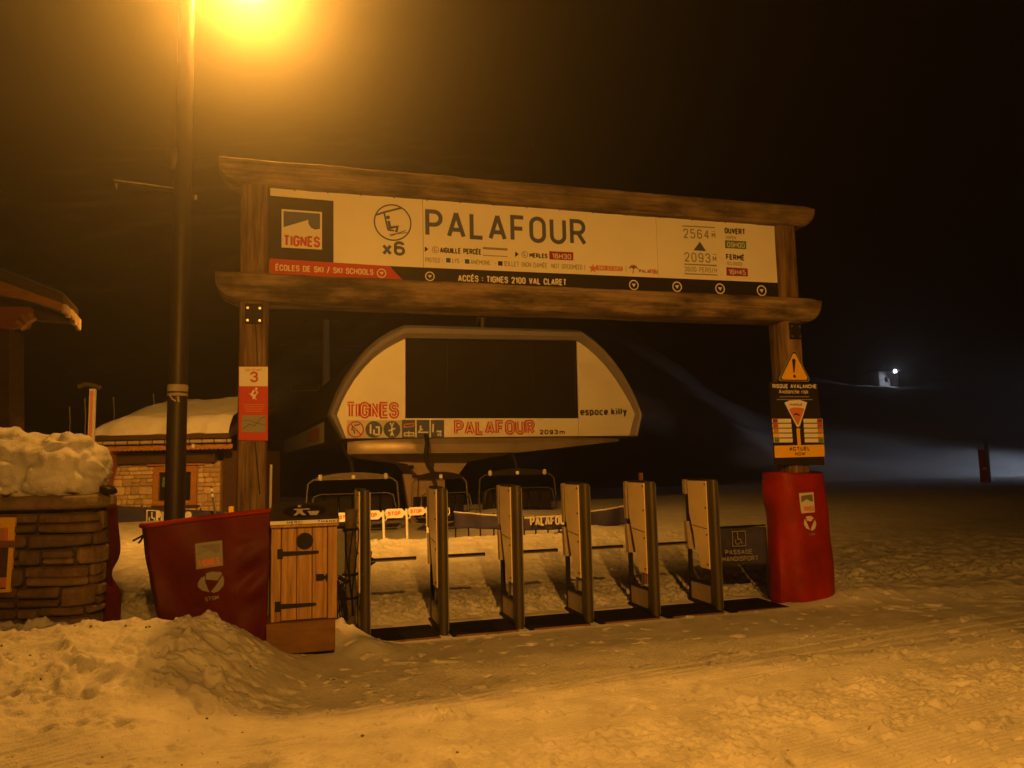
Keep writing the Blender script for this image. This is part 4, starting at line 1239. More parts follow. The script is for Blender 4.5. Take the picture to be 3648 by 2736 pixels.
# ================================================================== STREET LAMP
PY = 7.9
pb = WP(620, 1900, PY)
ptop = WP(668, 60, PY)
px_top = pb.x + (ptop.x - pb.x) * 0.35
lampP = WP(880, -75, 8.2)
H = lampP.z + .15
gp = gz(pb.x, PY)
lamp = Thing('street_lamp', 'tall dark lamp pole with crossbar rising behind the large red mat', 'street lamp', (pb.x, PY, gp), arch=False)
mb = MB()
mb.tube([(pb.x + (px_top - pb.x) * f, PY, gp - .2 + (H - gp + .2) * f) for f in np.linspace(0, 1, 12)], .106, 20, .080)
smooth_by_angle(mb.build('pole', 'pole', lamp), 40)
def polx(z): return pb.x + (px_top - pb.x) * (z - gp + .2) / (H - gp + .2)
# crossbar
ca = WP(407, 652, PY); cb = WP(645, 683, PY)
mb = MB(); mb.bbox(0, 0.01, 0, 0.01, 0, 0.01)
mb = MB(); 
mb.tube([ca, cb], .03, 4); arm = mb.build('crossbar', 'pole', lamp)
mb = MB(); mb.tube([ca + Vector((0, -.01, .028)), cb + Vector((0, -.01, .028))], .008, 5); mb.build('crossbar_edge', 'tape', lamp, arm)
for x, y in ((415, 665), (622, 688), (695, 705), (632, 698)):
    p = WP(x, y, PY - .02); mb = MB(); mb.tube([p + Vector((0, 0, .03)), p - Vector((0, 0, .015))], .014, 6); mb.build('bolt', 'tape', lamp, arm)
# loudspeaker on the pole
sp = WP(622, 570, PY - .02)
mb = MB()
for k, (dz, r) in enumerate([(.14, .02), (.13, .06), (.09, .085), (0.05, .09), (-.03, .085), (-.12, .05)]):
    for j in range(14):
        a = 2 * math.pi * j / 14
        mb.v.append((sp.x + r * math.cos(a), sp.y + r * math.sin(a), sp.z + dz))
for k in range(5):
    for j in range(14):
        mb.f.append((k * 14 + j, k * 14 + (j + 1) % 14, (k + 1) * 14 + (j + 1) % 14, (k + 1) * 14 + j))
smooth_by_angle(mb.build('loudspeaker', 'olive', lamp), 50)
# tape bands
for y0, y1 in ((1372, 1396), (1402, 1412)):
    za, zb_ = WP(640, y0, PY).z, WP(640, y1, PY).z
    mb = MB(); zc = (za + zb_) / 2
    rr2 = .104
    mb.tube([(polx(zb_), PY, zb_), (polx(zc), PY, zc), (polx(za), PY, za)], rr2, 20, cap=False); smooth_by_angle(mb.build('tape_band', 'tape', lamp))
p0 = WP(603, 1404, PY - .105)
mb = MB(); mb.tube([p0, p0 + Vector((.03, 0, -.05)), p0 + Vector((.07, -.01, -.075))], .010, 5); mb.build('tape_tail', 'tape', lamp)
p0 = WP(634, 1412, PY - .112)
mb = MB(); mb.tube([p0, p0 + Vector((.01, 0, -.06))], .012, 5); mb.build('tape_tail', 'tape', lamp)
# outreach arm and luminaire (just above the frame)
top = Vector((polx(H), PY, H))
mb = MB(); mb.tube([top, top + (lampP - top) * .5 + Vector((0, 0, .12)), lampP + Vector((0, 0, .16))], .04, 8); smooth_by_angle(mb.build('outreach_arm', 'pole', lamp))
mb = MB()
for dz, r in ((.17, .03), (.16, .14), (.06, .24), (-.02, .25), (-.02, .235), (.05, .22), (.13, .12)):
    for j in range(20):
        a = 2 * math.pi * j / 20
        mb.v.append((lampP.x + r * math.cos(a), lampP.y + r * math.sin(a), lampP.z + dz))
for k in range(6):
    for j in range(20):
        mb.f.append((k * 20 + j, k * 20 + (j + 1) % 20, (k + 1) * 20 + (j + 1) % 20, (k + 1) * 20 + j))
smooth_by_angle(mb.build('luminaire', 'pole', lamp), 50)
def lampbulb(name, p, power, col, rad=.07, parent=None, spot=None):
    l = bpy.data.lights.new(name, 'SPOT' if spot else 'POINT')
    l.energy = power; l.color = col; l.shadow_soft_size = rad
    o = bpy.data.objects.new(name, l); COL.objects.link(o); o.location = p
    if spot:
        l.spot_size, l.spot_blend = spot[0], spot[1]
        d = (Vector(spot[2]) - Vector(p))
        o.rotation_euler = d.to_track_quat('-Z', 'Y').to_euler()
    if parent:
        o.parent = parent; o.location = Vector(p) - parent.location
    return o
lampbulb('lamp_bulb', lampP - Vector((0, 0, .03)), LAMP_POWER, SODIUM, .07, lamp.o, (math.radians(152), 1.0, lampP + Vector((.16, -.83, -.42))))
lampbulb('added_beam', lampP - Vector((0, 0, .05)), ADDED_BEAM, SODIUM, .07, lamp.o, (math.radians(126), 1.0, (-4.0, 22.0, 2.6)))  # second spot added inside the one luminaire, brightens the hut and station

# twin lamp behind the photographer
LB = Vector((1.2, -2.8, 4.5))
lamp2 = Thing('street_lamp', 'street lamp standing behind the photographer lighting the foreground snow', 'street lamp', (LB.x + 1.2, LB.y - .6, 0), arch=False)
mb = MB(); mb.tube([(LB.x + 1.2, LB.y - .6, -.2), (LB.x + 1.2, LB.y - .6, LB.z + .1), (LB.x + .6, LB.y - .3, LB.z + .25), (LB.x, LB.y, LB.z + .2)], .08, 12, .05); smooth_by_angle(mb.build('pole', 'pole', lamp2))
mb = MB()
for dz, r in ((.17, .03), (.16, .14), (.06, .24), (-.02, .25), (-.02, .235), (.05, .22), (.13, .12)):
    for j in range(20):
        a = 2 * math.pi * j / 20
        mb.v.append((LB.x + r * math.cos(a), LB.y + r * math.sin(a), LB.z + dz))
for k in range(6):
    for j in range(20):
        mb.f.append((k * 20 + j, k * 20 + (j + 1) % 20, (k + 1) * 20 + (j + 1) % 20, (k + 1) * 20 + j))
smooth_by_angle(mb.build('luminaire', 'pole', lamp2), 50)
lampbulb('lamp_bulb', LB - Vector((0, 0, .03)), LAMP_B_POWER, SODIUM, .07, lamp2.o, (math.radians(98), 1.0, (2.2, 8.2, 3.9)))

# ================================================================== NEAR STONE WALL (left)
WX1 = -3.57; WYF = 6.42; WZ = 1.36
wall = Thing('stone_wall', 'low curved stone wall with thick coping at the left edge', 'wall', (-4.9, WYF + .25, 0), arch=False)
# footprint path of the front face: straight, then a quarter turn to the right end
RAD = .20; L0W = 2.4
def wpath(s):
    """arc length from left end -> (x, y, nx, ny): straight front, then a rounded nose"""
    x0 = WX1 - RAD - L0W
    if s < L0W: return (x0 + s, WYF, 0, -1)
    a = min((s - L0W) / RAD, math.pi)
    return (WX1 - RAD + RAD * math.sin(a), WYF + RAD - RAD * math.cos(a), math.sin(a), -math.cos(a))
STOT = L0W + RAD * math.pi * .95
mb = MB()
n = 40
for k in range(n + 1):
    x, y, nx_, ny_ = wpath(STOT * k / n)
    for z in (-.2, WZ):
        mb.v.append((x - nx_ * .03, y - ny_ * .03, z))
for k in range(n): mb.f.append((2 * k, 2 * k + 2, 2 * k + 3, 2 * k + 1))
mb.box(-6.2, WX1 - RAD, WYF + .05, WYF + .40, -.2, WZ)
core = mb.build('core', 'mortar', wall)
rs = random.Random(21)
z = .02
while z < WZ - .05:
    hgt = rs.choice([.08, .12, .15, .17, .19])
    if z + hgt > WZ - .03: hgt = WZ - .012 - z
    s = -rs.random() * .2
    while s < STOT - .05:
        w = rs.uniform(.14, .58)
        s0, s1 = max(s, 0) + .008, min(s + w, STOT) - .008
        if s1 - s0 > .05:
            sub = [(z, z + hgt)] if hgt < .13 or rs.random() < .6 else [(z, z + hgt * .45), (z + hgt * .45, z + hgt)]
            for za, zb_ in sub:
                curved = s1 > L0W
                nseg = max(1, int((s1 - s0) / .05)) if curved else 1
                depth = rs.uniform(.0, .035)
                cj = [rs.uniform(-.013, .013) for _ in range(4)]
                ej = [rs.uniform(-.012, .012) for _ in range(2)]
                mb = MB()
                cut = min(.022, (zb_ - za) * .25)
                for k in range(nseg + 1):
                    f_ = k / nseg
                    for inner in ((0,) if 0 < k < nseg else ((1, 0) if k == 0 else (0, 1))):
                        ss = s0 + (s1 - s0) * f_ + (0 if inner else (.016 if k == 0 else -.016 if k == nseg else 0)) + (ej[0] if k == 0 else ej[1] if k == nseg else 0) * .5
                        x, y, nx_, ny_ = wpath(ss)
                        zz0 = za + .006 + cj[0] * (1 - f_) + cj[1] * f_; zz1 = zb_ - .006 + cj[2] * (1 - f_) + cj[3] * f_
                        e = .018 if inner else 0
                        c_ = cut if inner else 0
                        f = depth
                        mb.v += [(x - nx_ * .04, y - ny_ * .04, zz0 + c_), (x + nx_ * (f - e), y + ny_ * (f - e), zz0 + .002 + c_),
                                 (x + nx_ * (f + .016 - e), y + ny_ * (f + .016 - e), zz0 + .016 + c_), (x + nx_ * (f + .016 - e), y + ny_ * (f + .016 - e), zz1 - .016 - c_),
                                 (x + nx_ * (f - e), y + ny_ * (f - e), zz1 - .002 - c_), (x - nx_ * .04, y - ny_ * .04, zz1 - c_)]
                nrow = len(mb.v) // 6
                for k in range(nrow - 1):
                    for q_ in range(5):
                        a = k * 6 + q_
                        mb.f.append((a, a + 6, a + 7, a + 1))
                mb.f.append(tuple(range(6))); mb.f.append(tuple(range(nrow * 6 - 1, nrow * 6 - 7, -1)))
                mb.build('stone', 'stone%d' % rs.randrange(4), wall)
        s += w
    z += hgt
# coping slab with an uneven edge
mb = MB(); n = 60
for k in range(n + 1):
    x, y, nx_, ny_ = wpath(STOT * k / n)
    j = mnoise.noise(Vector((k * .35, 2, 5))) * .012
    o_ = .095 + j
    for (dd, z) in ((-.05, WZ - .01), (o_ - .02, WZ - .008), (o_, WZ + .012), (o_ - .004, WZ + .075 + j), (o_ - .03, WZ + .10 + j), (-.05, WZ + .105)):
        mb.v.append((x + nx_ * dd, y + ny_ * dd, z))
for k in range(n):
    for q_ in range(5):
        a = k * 6 + q_
        mb.f.append((a, a + 6, a + 7, a + 1))
mb.f.append(tuple(range(6))); mb.f.append(tuple(range(n * 6 + 5, n * 6 - 1, -1)))
mb.add([(-6.2, WYF - .03, WZ + .1), (WX1 - .2, WYF - .03, WZ + .1), (WX1 - .03, WYF + .05, WZ + .1), (WX1 + .04, WYF + .2, WZ + .1), (WX1 - .03, WYF + .35, WZ + .1), (WX1 - .2, WYF + .43, WZ + .1), (-6.2, WYF + .43, WZ + .1)], [tuple(range(7))])
smooth_by_angle(mb.build('coping', 'coping', wall), 45)
# notice board with yellow frame
def nb(x, y): return WP(x, y, WYF - .05)
nbt = Thing('notice_board', 'yellow framed notice board fixed to the low stone wall', 'sign', (nb(0, 2100).x, WYF - .05, nb(0, 2110).z), arch=False)
def nq(pts, m, name, y0, y1):
    mb = MB(); mb.prism([(nb(x, y).x, nb(x, y).z) for x, y in pts], y0, y1); return mb.build(name, m, nbt)
Yb = WYF - .05
nq([(-200, 1845), (55, 1843), (36, 2110), (-215, 2118)], 'yellow', 'frame', Yb, Yb + .02)
nq([(-200, 1880), (30, 1880), (28, 1927), (-200, 1928)], 'print_salmon', 'paper', Yb - .004, Yb - .001)
nq([(-200, 1927), (52, 1926), (50, 1950), (-200, 1952)], 'pine_dark', 'crossbar', Yb - .012, Yb - .0015)
nq([(-200, 1953), (31, 1951), (20, 2098), (-210, 2103)], 'dark_wood', 'poster', Yb - .003, Yb - .0012)
nq([(-40, 2060), (24, 2056), (20, 2092), (-40, 2094)], 'print_salmon', 'poster_picture', Yb - .006, Yb - .0035)
for y in (1884, 1893, 1902, 1911):
    nq([(-100, y), (15, y), (15, y + 3), (-100, y + 3)], 'print_grey', 'small_print', Yb - .006, Yb - .0045)
# dark red mat on the wall end
def wall_pad(s, t):
    y = WYF + .44 + .2 * s
    bulge = .05 * math.sin(math.pi * t) - .07 * math.exp(-((t - .5) / .09) ** 2) + .10 * max(0, t - .52)
    return (WX1 - .10 + bulge * (.4 + .8 * s) + .02 * mnoise.noise(Vector((s * 3, t * 4, 3))), y, WZ - .01 + (0.1 - WZ) * t)
wp = Thing('padded_mat', 'narrow dark red mat hanging on the end of the stone wall', 'mat', (WX1, WYF + .35, .1), arch=False, group='red padded mats')
thicken(cloth(wall_pad, 14, 30).build('cover', 'tarp_dark', wp, smooth=True), .04)

# snow heap on the wall: rounded lumps grown together
def snow_heap(name, label, base, lumps, res, seed):
    mbd = bpy.data.metaballs.new('tmp'); mbd.resolution = res; mbd.render_resolution = res; mbd.threshold = 0.12
    mo = bpy.data.objects.new('tmp', mbd); COL.objects.link(mo)
    for (x, y, z, rx, ry, rz) in lumps:
        e = mbd.elements.new(type='ELLIPSOID'); e.co = (x, y, z); e.radius = 1.0
        e.size_x, e.size_y, e.size_z = rx, ry, rz; e.stiffness = 6
    bpy.context.view_layer.update()
    dg = bpy.context.evaluated_depsgraph_get()
    tmp = bpy.data.meshes.new_from_object(mo.evaluated_get(dg))
    bpy.data.objects.remove(mo)
    n = len(tmp.vertices)
    co = np.empty(n * 3); tmp.vertices.foreach_get('co', co); co = co.reshape(-1, 3)
    no = np.empty(n * 3); tmp.vertices.foreach_get('normal', no); no = no.reshape(-1, 3)
    x, y, z = co.T
    d = 0.045 * (0.4 - np.abs(fbm(x * 3.1 + seed + y * 2, z * 4.2 + y * 3, 3, 3))) + 0.020 * fbm(x * 12 + y * 8, z * 12 + seed, 3, 7)
    ch_ = np.array([mnoise.voronoi(Vector((a * 3.6 + seed, b * 3.6, c * 4.6)))[0] for a, b, c in co])   # two nearest distances
    c2_ = np.array([mnoise.voronoi(Vector((a * 9 + seed, b * 9, c * 10)))[0][0] for a, b, c in co])
    d = d + 0.11 * np.clip(ch_[:, 1] - ch_[:, 0], 0, .45) - 0.03 + 0.035 * (0.5 - c2_)
    co = co + no * d[:, None]
    tmp.vertices.foreach_set('co', co.ravel())
    tmp.polygons.foreach_set('use_smooth', [True] * len(tmp.polygons))
    tmp.materials.clear(); tmp.materials.append(M['snow'])
    o = bpy.data.objects.new(name, tmp); COL.objects.link(o); o.location = base
    o['kind'] = 'stuff'; o['label'] = label; o['category'] = 'snow'
    return o
rh = random.Random(12)
lumps = [(-.7 + .26 * k, .04 * (k % 2), .16 + .05 * (k % 3), .42, .36, .40) for k in range(5)]
for k in range(16):
    x = rh.uniform(-1.25, .36); y = rh.uniform(-.30, .18)
    z = rh.uniform(.02, .46) * (1 - 1.2 * max(0, -y - .12))
    r = rh.uniform(.07, .17)
    lumps.append((x, y, z, r * rh.uniform(.9, 1.8), r * 1.0, r * rh.uniform(.6, .9)))
hb_ = WP(95, 1750, WYF + .25)
snow_heap('snow_heap', 'lumpy shovelled snow heaped on the stone wall coping', (hb_.x, WYF + .26, WZ + .09), lumps, .026, 4)
# black lump on the coping
p = WP(385, 1733, WYF + .12)
bl = Thing('black_lump', 'small black oval lump lying on the end of the stone coping', 'lump', (p.x, p.y, WZ + .1), arch=False)
mb = MB()
for j in range(9):
    for i in range(16):
        th_, ph_ = math.pi * j / 8, 2 * math.pi * i / 16
        k = 1 + .15 * mnoise.noise(Vector((math.cos(ph_) * 1.5, math.sin(ph_) * 1.5, th_)))
        mb.v.append((p.x + .072 * k * math.sin(th_) * math.cos(ph_), p.y + .07 * k * math.sin(th_) * math.sin(ph_), WZ + .138 + .04 * k * math.cos(th_) - .012 * math.sin(th_) * math.cos(ph_)))
for j in range(8):
    for i in range(16):
        mb.f.append((j * 16 + i, j * 16 + (i + 1) % 16, (j + 1) * 16 + (i + 1) % 16, (j + 1) * 16 + i))
mb.build('body', 'black', bl, smooth=True)

# ================================================================== KIOSK ROOF (left edge)
KY = 9.2
def kp(x, y, Y=KY): return WP(x, y, Y)
kio = Thing('kiosk', 'wooden kiosk whose overhanging roof corner juts in at the left', 'kiosk', (kp(-350, 1700).x, KY + .8, gz(-7.3, KY + .8)), arch=False)
dep = 1.0
def kprism(pts, y0, y1, m, name, parent=None):
    mb = MB(); mb.prism([(kp(x, y).x, kp(x, y).z) for x, y in pts], y0, y1); mb.v = [(a - (b - KY) * .38, b, c) for a, b, c in mb.v]; return mb.build(name, m, kio, parent)
roof = kprism([(-560, 738), (224, 1047), (224, 1082), (-560, 800)], KY, KY + dep, 'dark_wood', 'roof')
kprism([(-560, 732), (224, 1041), (224, 1047), (-560, 738)], KY - .01, KY + dep, 'steel', 'roof_edging', roof)
kprism([(-560, 800), (224, 1082), (222, 1108), (120, 1075), (0, 1052), (-560, 870)], KY - .02, KY + .06, 'orange_wood', 'bargeboard', roof)
# shingle ends along the eave
for k in range(14):
    f = k / 14
    y0 = KY + dep * f
    p = kp(224, 1082)
    j = rs.uniform(-.02, .02)
    p = p - Vector((.38 * (y0 - KY), 0, 0))
    MB().bbox(p.x - .02, p.x + .03 + j * .5, y0 + .005, y0 + dep / 14 - .005, p.z - .10 + j - .04 * f, p.z - .002, .006).build('shingle', 'hstone%d' % (k % 4), kio, roof)
kprism([(-560, 870), (0, 1055), (122, 1078), (224, 1112), (230, 1130), (120, 1122), (-560, 960)], KY + .35, KY + .48, 'dark_wood', 'rafter')
kprism([(-560, 1085), (103, 1088), (104, 1125), (86, 1158), (14, 1160), (-560, 1158)], KY + .10, KY + .26, 'red_wood', 'purlin')
for (x0, y0, x1, y1) in ((104, 1122, 118, 1142), (82, 1126, 104, 1150), (62, 1150, 86, 1168)):
    a, b_ = kp(x0, y0, KY + .08), kp(x1, y1, KY + .08)
    mb = MB(); mb.tube([(a.x, KY + .08, a.z), (b_.x, KY + .08, b_.z)], .045, 10); smooth_by_angle(mb.build('carved_end', 'orange_wood', kio))
kprism([(-560, 1150), (10, 1150), (10, 1900), (-560, 1900)], KY + .27, KY + 1.0, 'dark_wood', 'wall')

# ================================================================== STONE HUT
HY = 21.5
def hp(x, y, Y=HY): return WP(x, y, Y)
hut = Thing('stone_hut', 'small stone hut with thick snow on its roof behind the lamp pole', 'hut', (hp(600, 1850).x, HY + 1.5, gz(-9.5, HY + 1.5)), arch=False)
hx0, hx1 = hp(380, 1700).x, hp(785, 1700).x
hz0 = gz(-9.5, HY) - .3; hz1 = hp(600, 1645).z
wx0, wx1, wz0, wz1 = hp(548, 1700).x, hp(703, 1700).x, hp(600, 1800).z, hp(600, 1662).z
mb = MB()
mb.box(hx0, wx0, HY, HY + 2.5, hz0, hz1); mb.box(wx1, hx1, HY, HY + 2.5, hz0, hz1)
mb.box(wx0 + .001, wx1 - .001, HY + .001, HY + 2.5, hz0, wz0); mb.box(wx0 + .001, wx1 - .001, HY + .001, HY + 2.5, wz1, hz1)
mb.build('wall', 'hut_mortar', hut)
rs = random.Random(5)
def hut_stones(x0, x1, z0, z1):
    z = z0
    while z < z1 - .05:
        hgt = rs.uniform(.11, .24)
        if z + hgt > z1 - .06: hgt = z1 - z
        x = x0
        while x < x1 - .03:
            w = rs.uniform(.14, .44)
            if x + w > x1 - .10: w = x1 - x
            subs = [(z, z + hgt)]
            if hgt > .17 and rs.random() < .35: subs = [(z, z + hgt * .5), (z + hgt * .5, z + hgt)]
            for za, zb_ in subs:
                g_ = .010
                d_ = rs.uniform(.02, .05)
                a0, a1, c0_, c1_ = x + g_, x + w - g_, za + g_, zb_ - g_
                if a1 - a0 < .03 or c1_ - c0_ < .03: continue
                j = lambda: rs.uniform(-.018, .018)
                cut = min(.035, (a1 - a0) * .3, (c1_ - c0_) * .3)
                outer = [(a0 + cut, c0_), (a1 - cut + j(), c0_), (a1, c0_ + cut), (a1, c1_ - cut + j()), (a1 - cut, c1_), (a0 + cut + j(), c1_), (a0, c1_ - cut), (a0, c0_ + cut + j())]
                cx_, cz_ = (a0 + a1) / 2, (c0_ + c1_) / 2
                inner = [(cx_ + (p_[0] - cx_) * .84, cz_ + (p_[1] - cz_) * .84) for p_ in outer]
                mb = MB()
                mb.v = [(p_[0], HY + .01, p_[1]) for p_ in outer] + [(p_[0], HY - d_ * .6, p_[1]) for p_ in outer] + [(p_[0], HY - d_, p_[1]) for p_ in inner]
                mb.f = [(k, (k + 1) % 8, (k + 1) % 8 + 8, k + 8) for k in range(8)] + [(k + 8, (k + 1) % 8 + 8, (k + 1) % 8 + 16, k + 16) for k in range(8)] + [tuple(range(16, 24))]
                mb.build('stone', 'hstone%d' % rs.choice([0, 0, 1, 2, 2, 3]), hut)
            x += w
        z += hgt
hut_stones(hx0 + .2, wx0 - .02, hz0 + .3, hz1 - .05)
hut_stones(wx1 + .02, hx1, hz0 + .3, hz1 - .02)
hut_stones(wx0 - .0, wx1, hz0 + .3, wz0 - .06)
# window
fw = .16
wf = MB(); wf.box(wx0, wx0 + fw, HY - .06, HY + .1, wz0, wz1); wf.box(wx1 - fw, wx1, HY - .06, HY + .1, wz0, wz1)
wf.box(wx0 + fw, wx1 - fw, HY - .06, HY + .1, wz1 - fw, wz1); wf.box(wx0 + fw, wx1 - fw, HY - .06, HY + .1, wz0, wz0 + fw * .8)
win = wf.build('window_frame', 'orange_wood', hut)
MB().box(wx0 + fw, wx1 - fw, HY + .02, HY + .04, wz0 + fw * .8, wz1 - fw).build('pane', 'glass', hut, win)
MB().bbox(wx0 - .15, wx1 + .25, HY - .10, HY + .05, wz1 + .02, wz1 + .15, .01).build('lintel', 'orange_wood', hut, win)
MB().bbox(wx0 - .02, wx1 + .1, HY - .12, HY + .05, wz0 - .06, wz0 - .005, .01).build('sill', 'dark_wood', hut, win)
a, b_ = hp(577, 1700, HY - .02), hp(600, 1735, HY - .02)
MB().box(a.x, b_.x, HY + .005, HY + .015, b_.z, a.z).build('paper', 'print_green', hut, win)
# eaves beam, fascia, gutter
rx0, rx1 = hp(345, 1600).x, hp(852, 1600).x
MB().bbox(hx0 - .2, hx1 - .1, HY - .18, HY + .1, hp(600, 1650).z, hp(600, 1616).z, .01).build('wall_plate', 'dark_wood', hut)
# scalloped fascia
mb = MB(); n = 64; zt1 = hp(600, 1588).z; zb1 = hp(600, 1603).z
top_ = [(rx0 + (rx1 - rx0) * k / n, zt1) for k in range(n + 1)]
bot_ = [(rx0 + (rx1 - rx0) * k / n, zb1 - .03 * abs(math.sin(k * math.pi / 2))) for k in range(n + 1)]
mb.v = [(p_[0], HY - .55, p_[1]) for p_ in top_] + [(p_[0], HY - .55, p_[1]) for p_ in bot_] + [(p_[0], HY - .50, p_[1]) for p_ in top_] + [(p_[0], HY - .50, p_[1]) for p_ in bot_]
N1 = n + 1
for k in range(n):
    mb.f += [(k, k + 1, N1 + k + 1, N1 + k), (2 * N1 + k + 1, 2 * N1 + k, 3 * N1 + k, 3 * N1 + k + 1), (N1 + k, N1 + k + 1, 3 * N1 + k + 1, 3 * N1 + k)]
mb.build('fascia', 'orange_wood', hut)
mb = MB(); gzc = hp(600, 1577).z; mb.tube([(rx0, HY - .64, gzc), (rx1, HY - .64, gzc)], .055, 10); gut = smooth_by_angle(mb.build('gutter', 'tape', hut))
for k in range(12):
    x = rx0 + .2 + (rx1 - rx0 - .3) * k / 11
    MB().box(x - .012, x + .012, HY - .705, HY - .58, gzc - .065, gzc + .065).build('gutter_bracket', 'dark_wood', hut, gut)
MB().box(hp(714, 1585).x, hp(723, 1585).x, HY - .58, HY - .56, hp(600, 1600).z, hp(600, 1584).z).build('label_plate', 'print_white', hut)
# roof slab and snow
zr0 = hp(600, 1568).z; zr1 = hp(600, 1490).z + .3
mb = MB()
RD = 3.4
mb.add([(rx0, HY - .75, zr0), (rx1, HY - .75, zr0), (rx1, HY + RD, zr0 + 1.05), (rx0, HY + RD, zr0 + 1.05), (rx0, HY - .75, zr0 + .12), (rx1, HY - .75, zr0 + .12), (rx1, HY + RD, zr0 + 1.17), (rx0, HY + RD, zr0 + 1.17)], [(0, 3, 2, 1), (4, 5, 6, 7), (0, 1, 5, 4), (1, 2, 6, 5), (2, 3, 7, 6), (3, 0, 4, 7)])
hr = mb.build('roof', 'dark_wood', hut)
mb = MB(); n1, n2 = 70, 30
for j in range(n2 + 1):
    for i in range(n1 + 1):
        s, t = i / n1, j / n2
        x = rx0 + .05 + (rx1 - rx0 - .1) * s
        y = HY - .70 + RD * t
        zz = zr0 + .12 + 1.05 * (t * RD + .05) / (RD + .75)
        th_ = .42 * min(1, (t / .10)) ** .6 * min(1, s / .22) ** .5 if s < .22 else .42 * min(1, (t / .10)) ** .6
        th_ *= 1 + .22 * mnoise.noise(Vector((x * .8, y * .8, 1))) 
        edge = mnoise.noise(Vector((x * 1.9, 4, 2))) * .16 if t < .1 else 0
        mb.v.append((x, y + max(0, edge) * (1 - t * 10 if t < .1 else 0), zz + th_ + .03 * mnoise.noise(Vector((x * 4, y * 4, 0))) * min(1, t * 8)))
for j in range(n2):
    for i in range(n1):
        a = j * (n1 + 1) + i
        mb.f.append((a, a + 1, a + n1 + 2, a + n1 + 1))
mb.build('snow_layer', 'snow_roof', hut, hr, smooth=True)
# red support bracket at the left corner
mb = MB(); mb.prism([(hp(x, y).x, hp(x, y).z) for x, y in [(350, 1592), (446, 1594), (428, 1620), (425, 1660), (410, 1720), (404, 1765), (372, 1768), (376, 1650)]], HY - .5, HY - .1); mb.build('bracket', 'red_wood', hut)
# plain dark wooden box filling the recess right of the hut
MB().box(hx1 + .03, hp(905, 1700).x, HY + .1, HY + 2.4, hz0, hp(600, 1610).z).build('recess_box', 'dark_wood', hut)
# pole with hood behind the hut's left corner
sg = Thing('signpost', 'pale wooden post under a dark hood left of the stone hut', 'post', (hp(329, 1500, 19).x, 19, gz(-10, 19)), arch=False)
a, b_ = hp(318, 1385, 19), hp(340, 1385, 19)
MB().bbox(a.x, b_.x, 19, 19.06, gz(-10, 19) - .1, a.z, .005).build('post', 'white_dirty', sg)
MB().bbox(a.x + .04, b_.x - .05, 18.99, 18.998, gz(-10, 19) + .3, a.z - .05, .001).build('stripe', 'print_salmon', sg)
mb = MB(); c_ = hp(318, 1368, 19)
mb.tube([(c_.x - .27, 19, c_.z - .06), (c_.x - .1, 19, c_.z + .0), (c_.x + .1, 19, c_.z - .04), (c_.x + .27, 19, c_.z - .10)], .06, 8); mb.build('hood', 'olive', sg)
for i, (x, y0, y1, Yd, lab) in enumerate([(247, 1448, 1500, 24, 'thin marker pole just above the snow heap on the wall'), (302, 1418, 1480, 23, 'short leaning marker pole left of the hooded post'),
                              (404, 1415, 1470, 26, 'thin marker pole behind the left end of the hut roof'), (546, 1402, 1440, 26, 'thin marker pole behind the middle of the hut roof')]):
    a, b_ = hp(x, y0, Yd), hp(x + 3, y1, Yd)
    t = Thing('marker_pole', lab, 'pole', (b_.x, Yd, gz(b_.x, Yd)), arch=False, group='marker poles around the hut')
    mb = MB(); mb.tube([(b_.x, Yd, gz(b_.x, Yd) - .1), (b_.x, Yd, b_.z), (a.x, Yd, a.z)], .022, 6); mb.build('shaft', 'chair_beam', t)

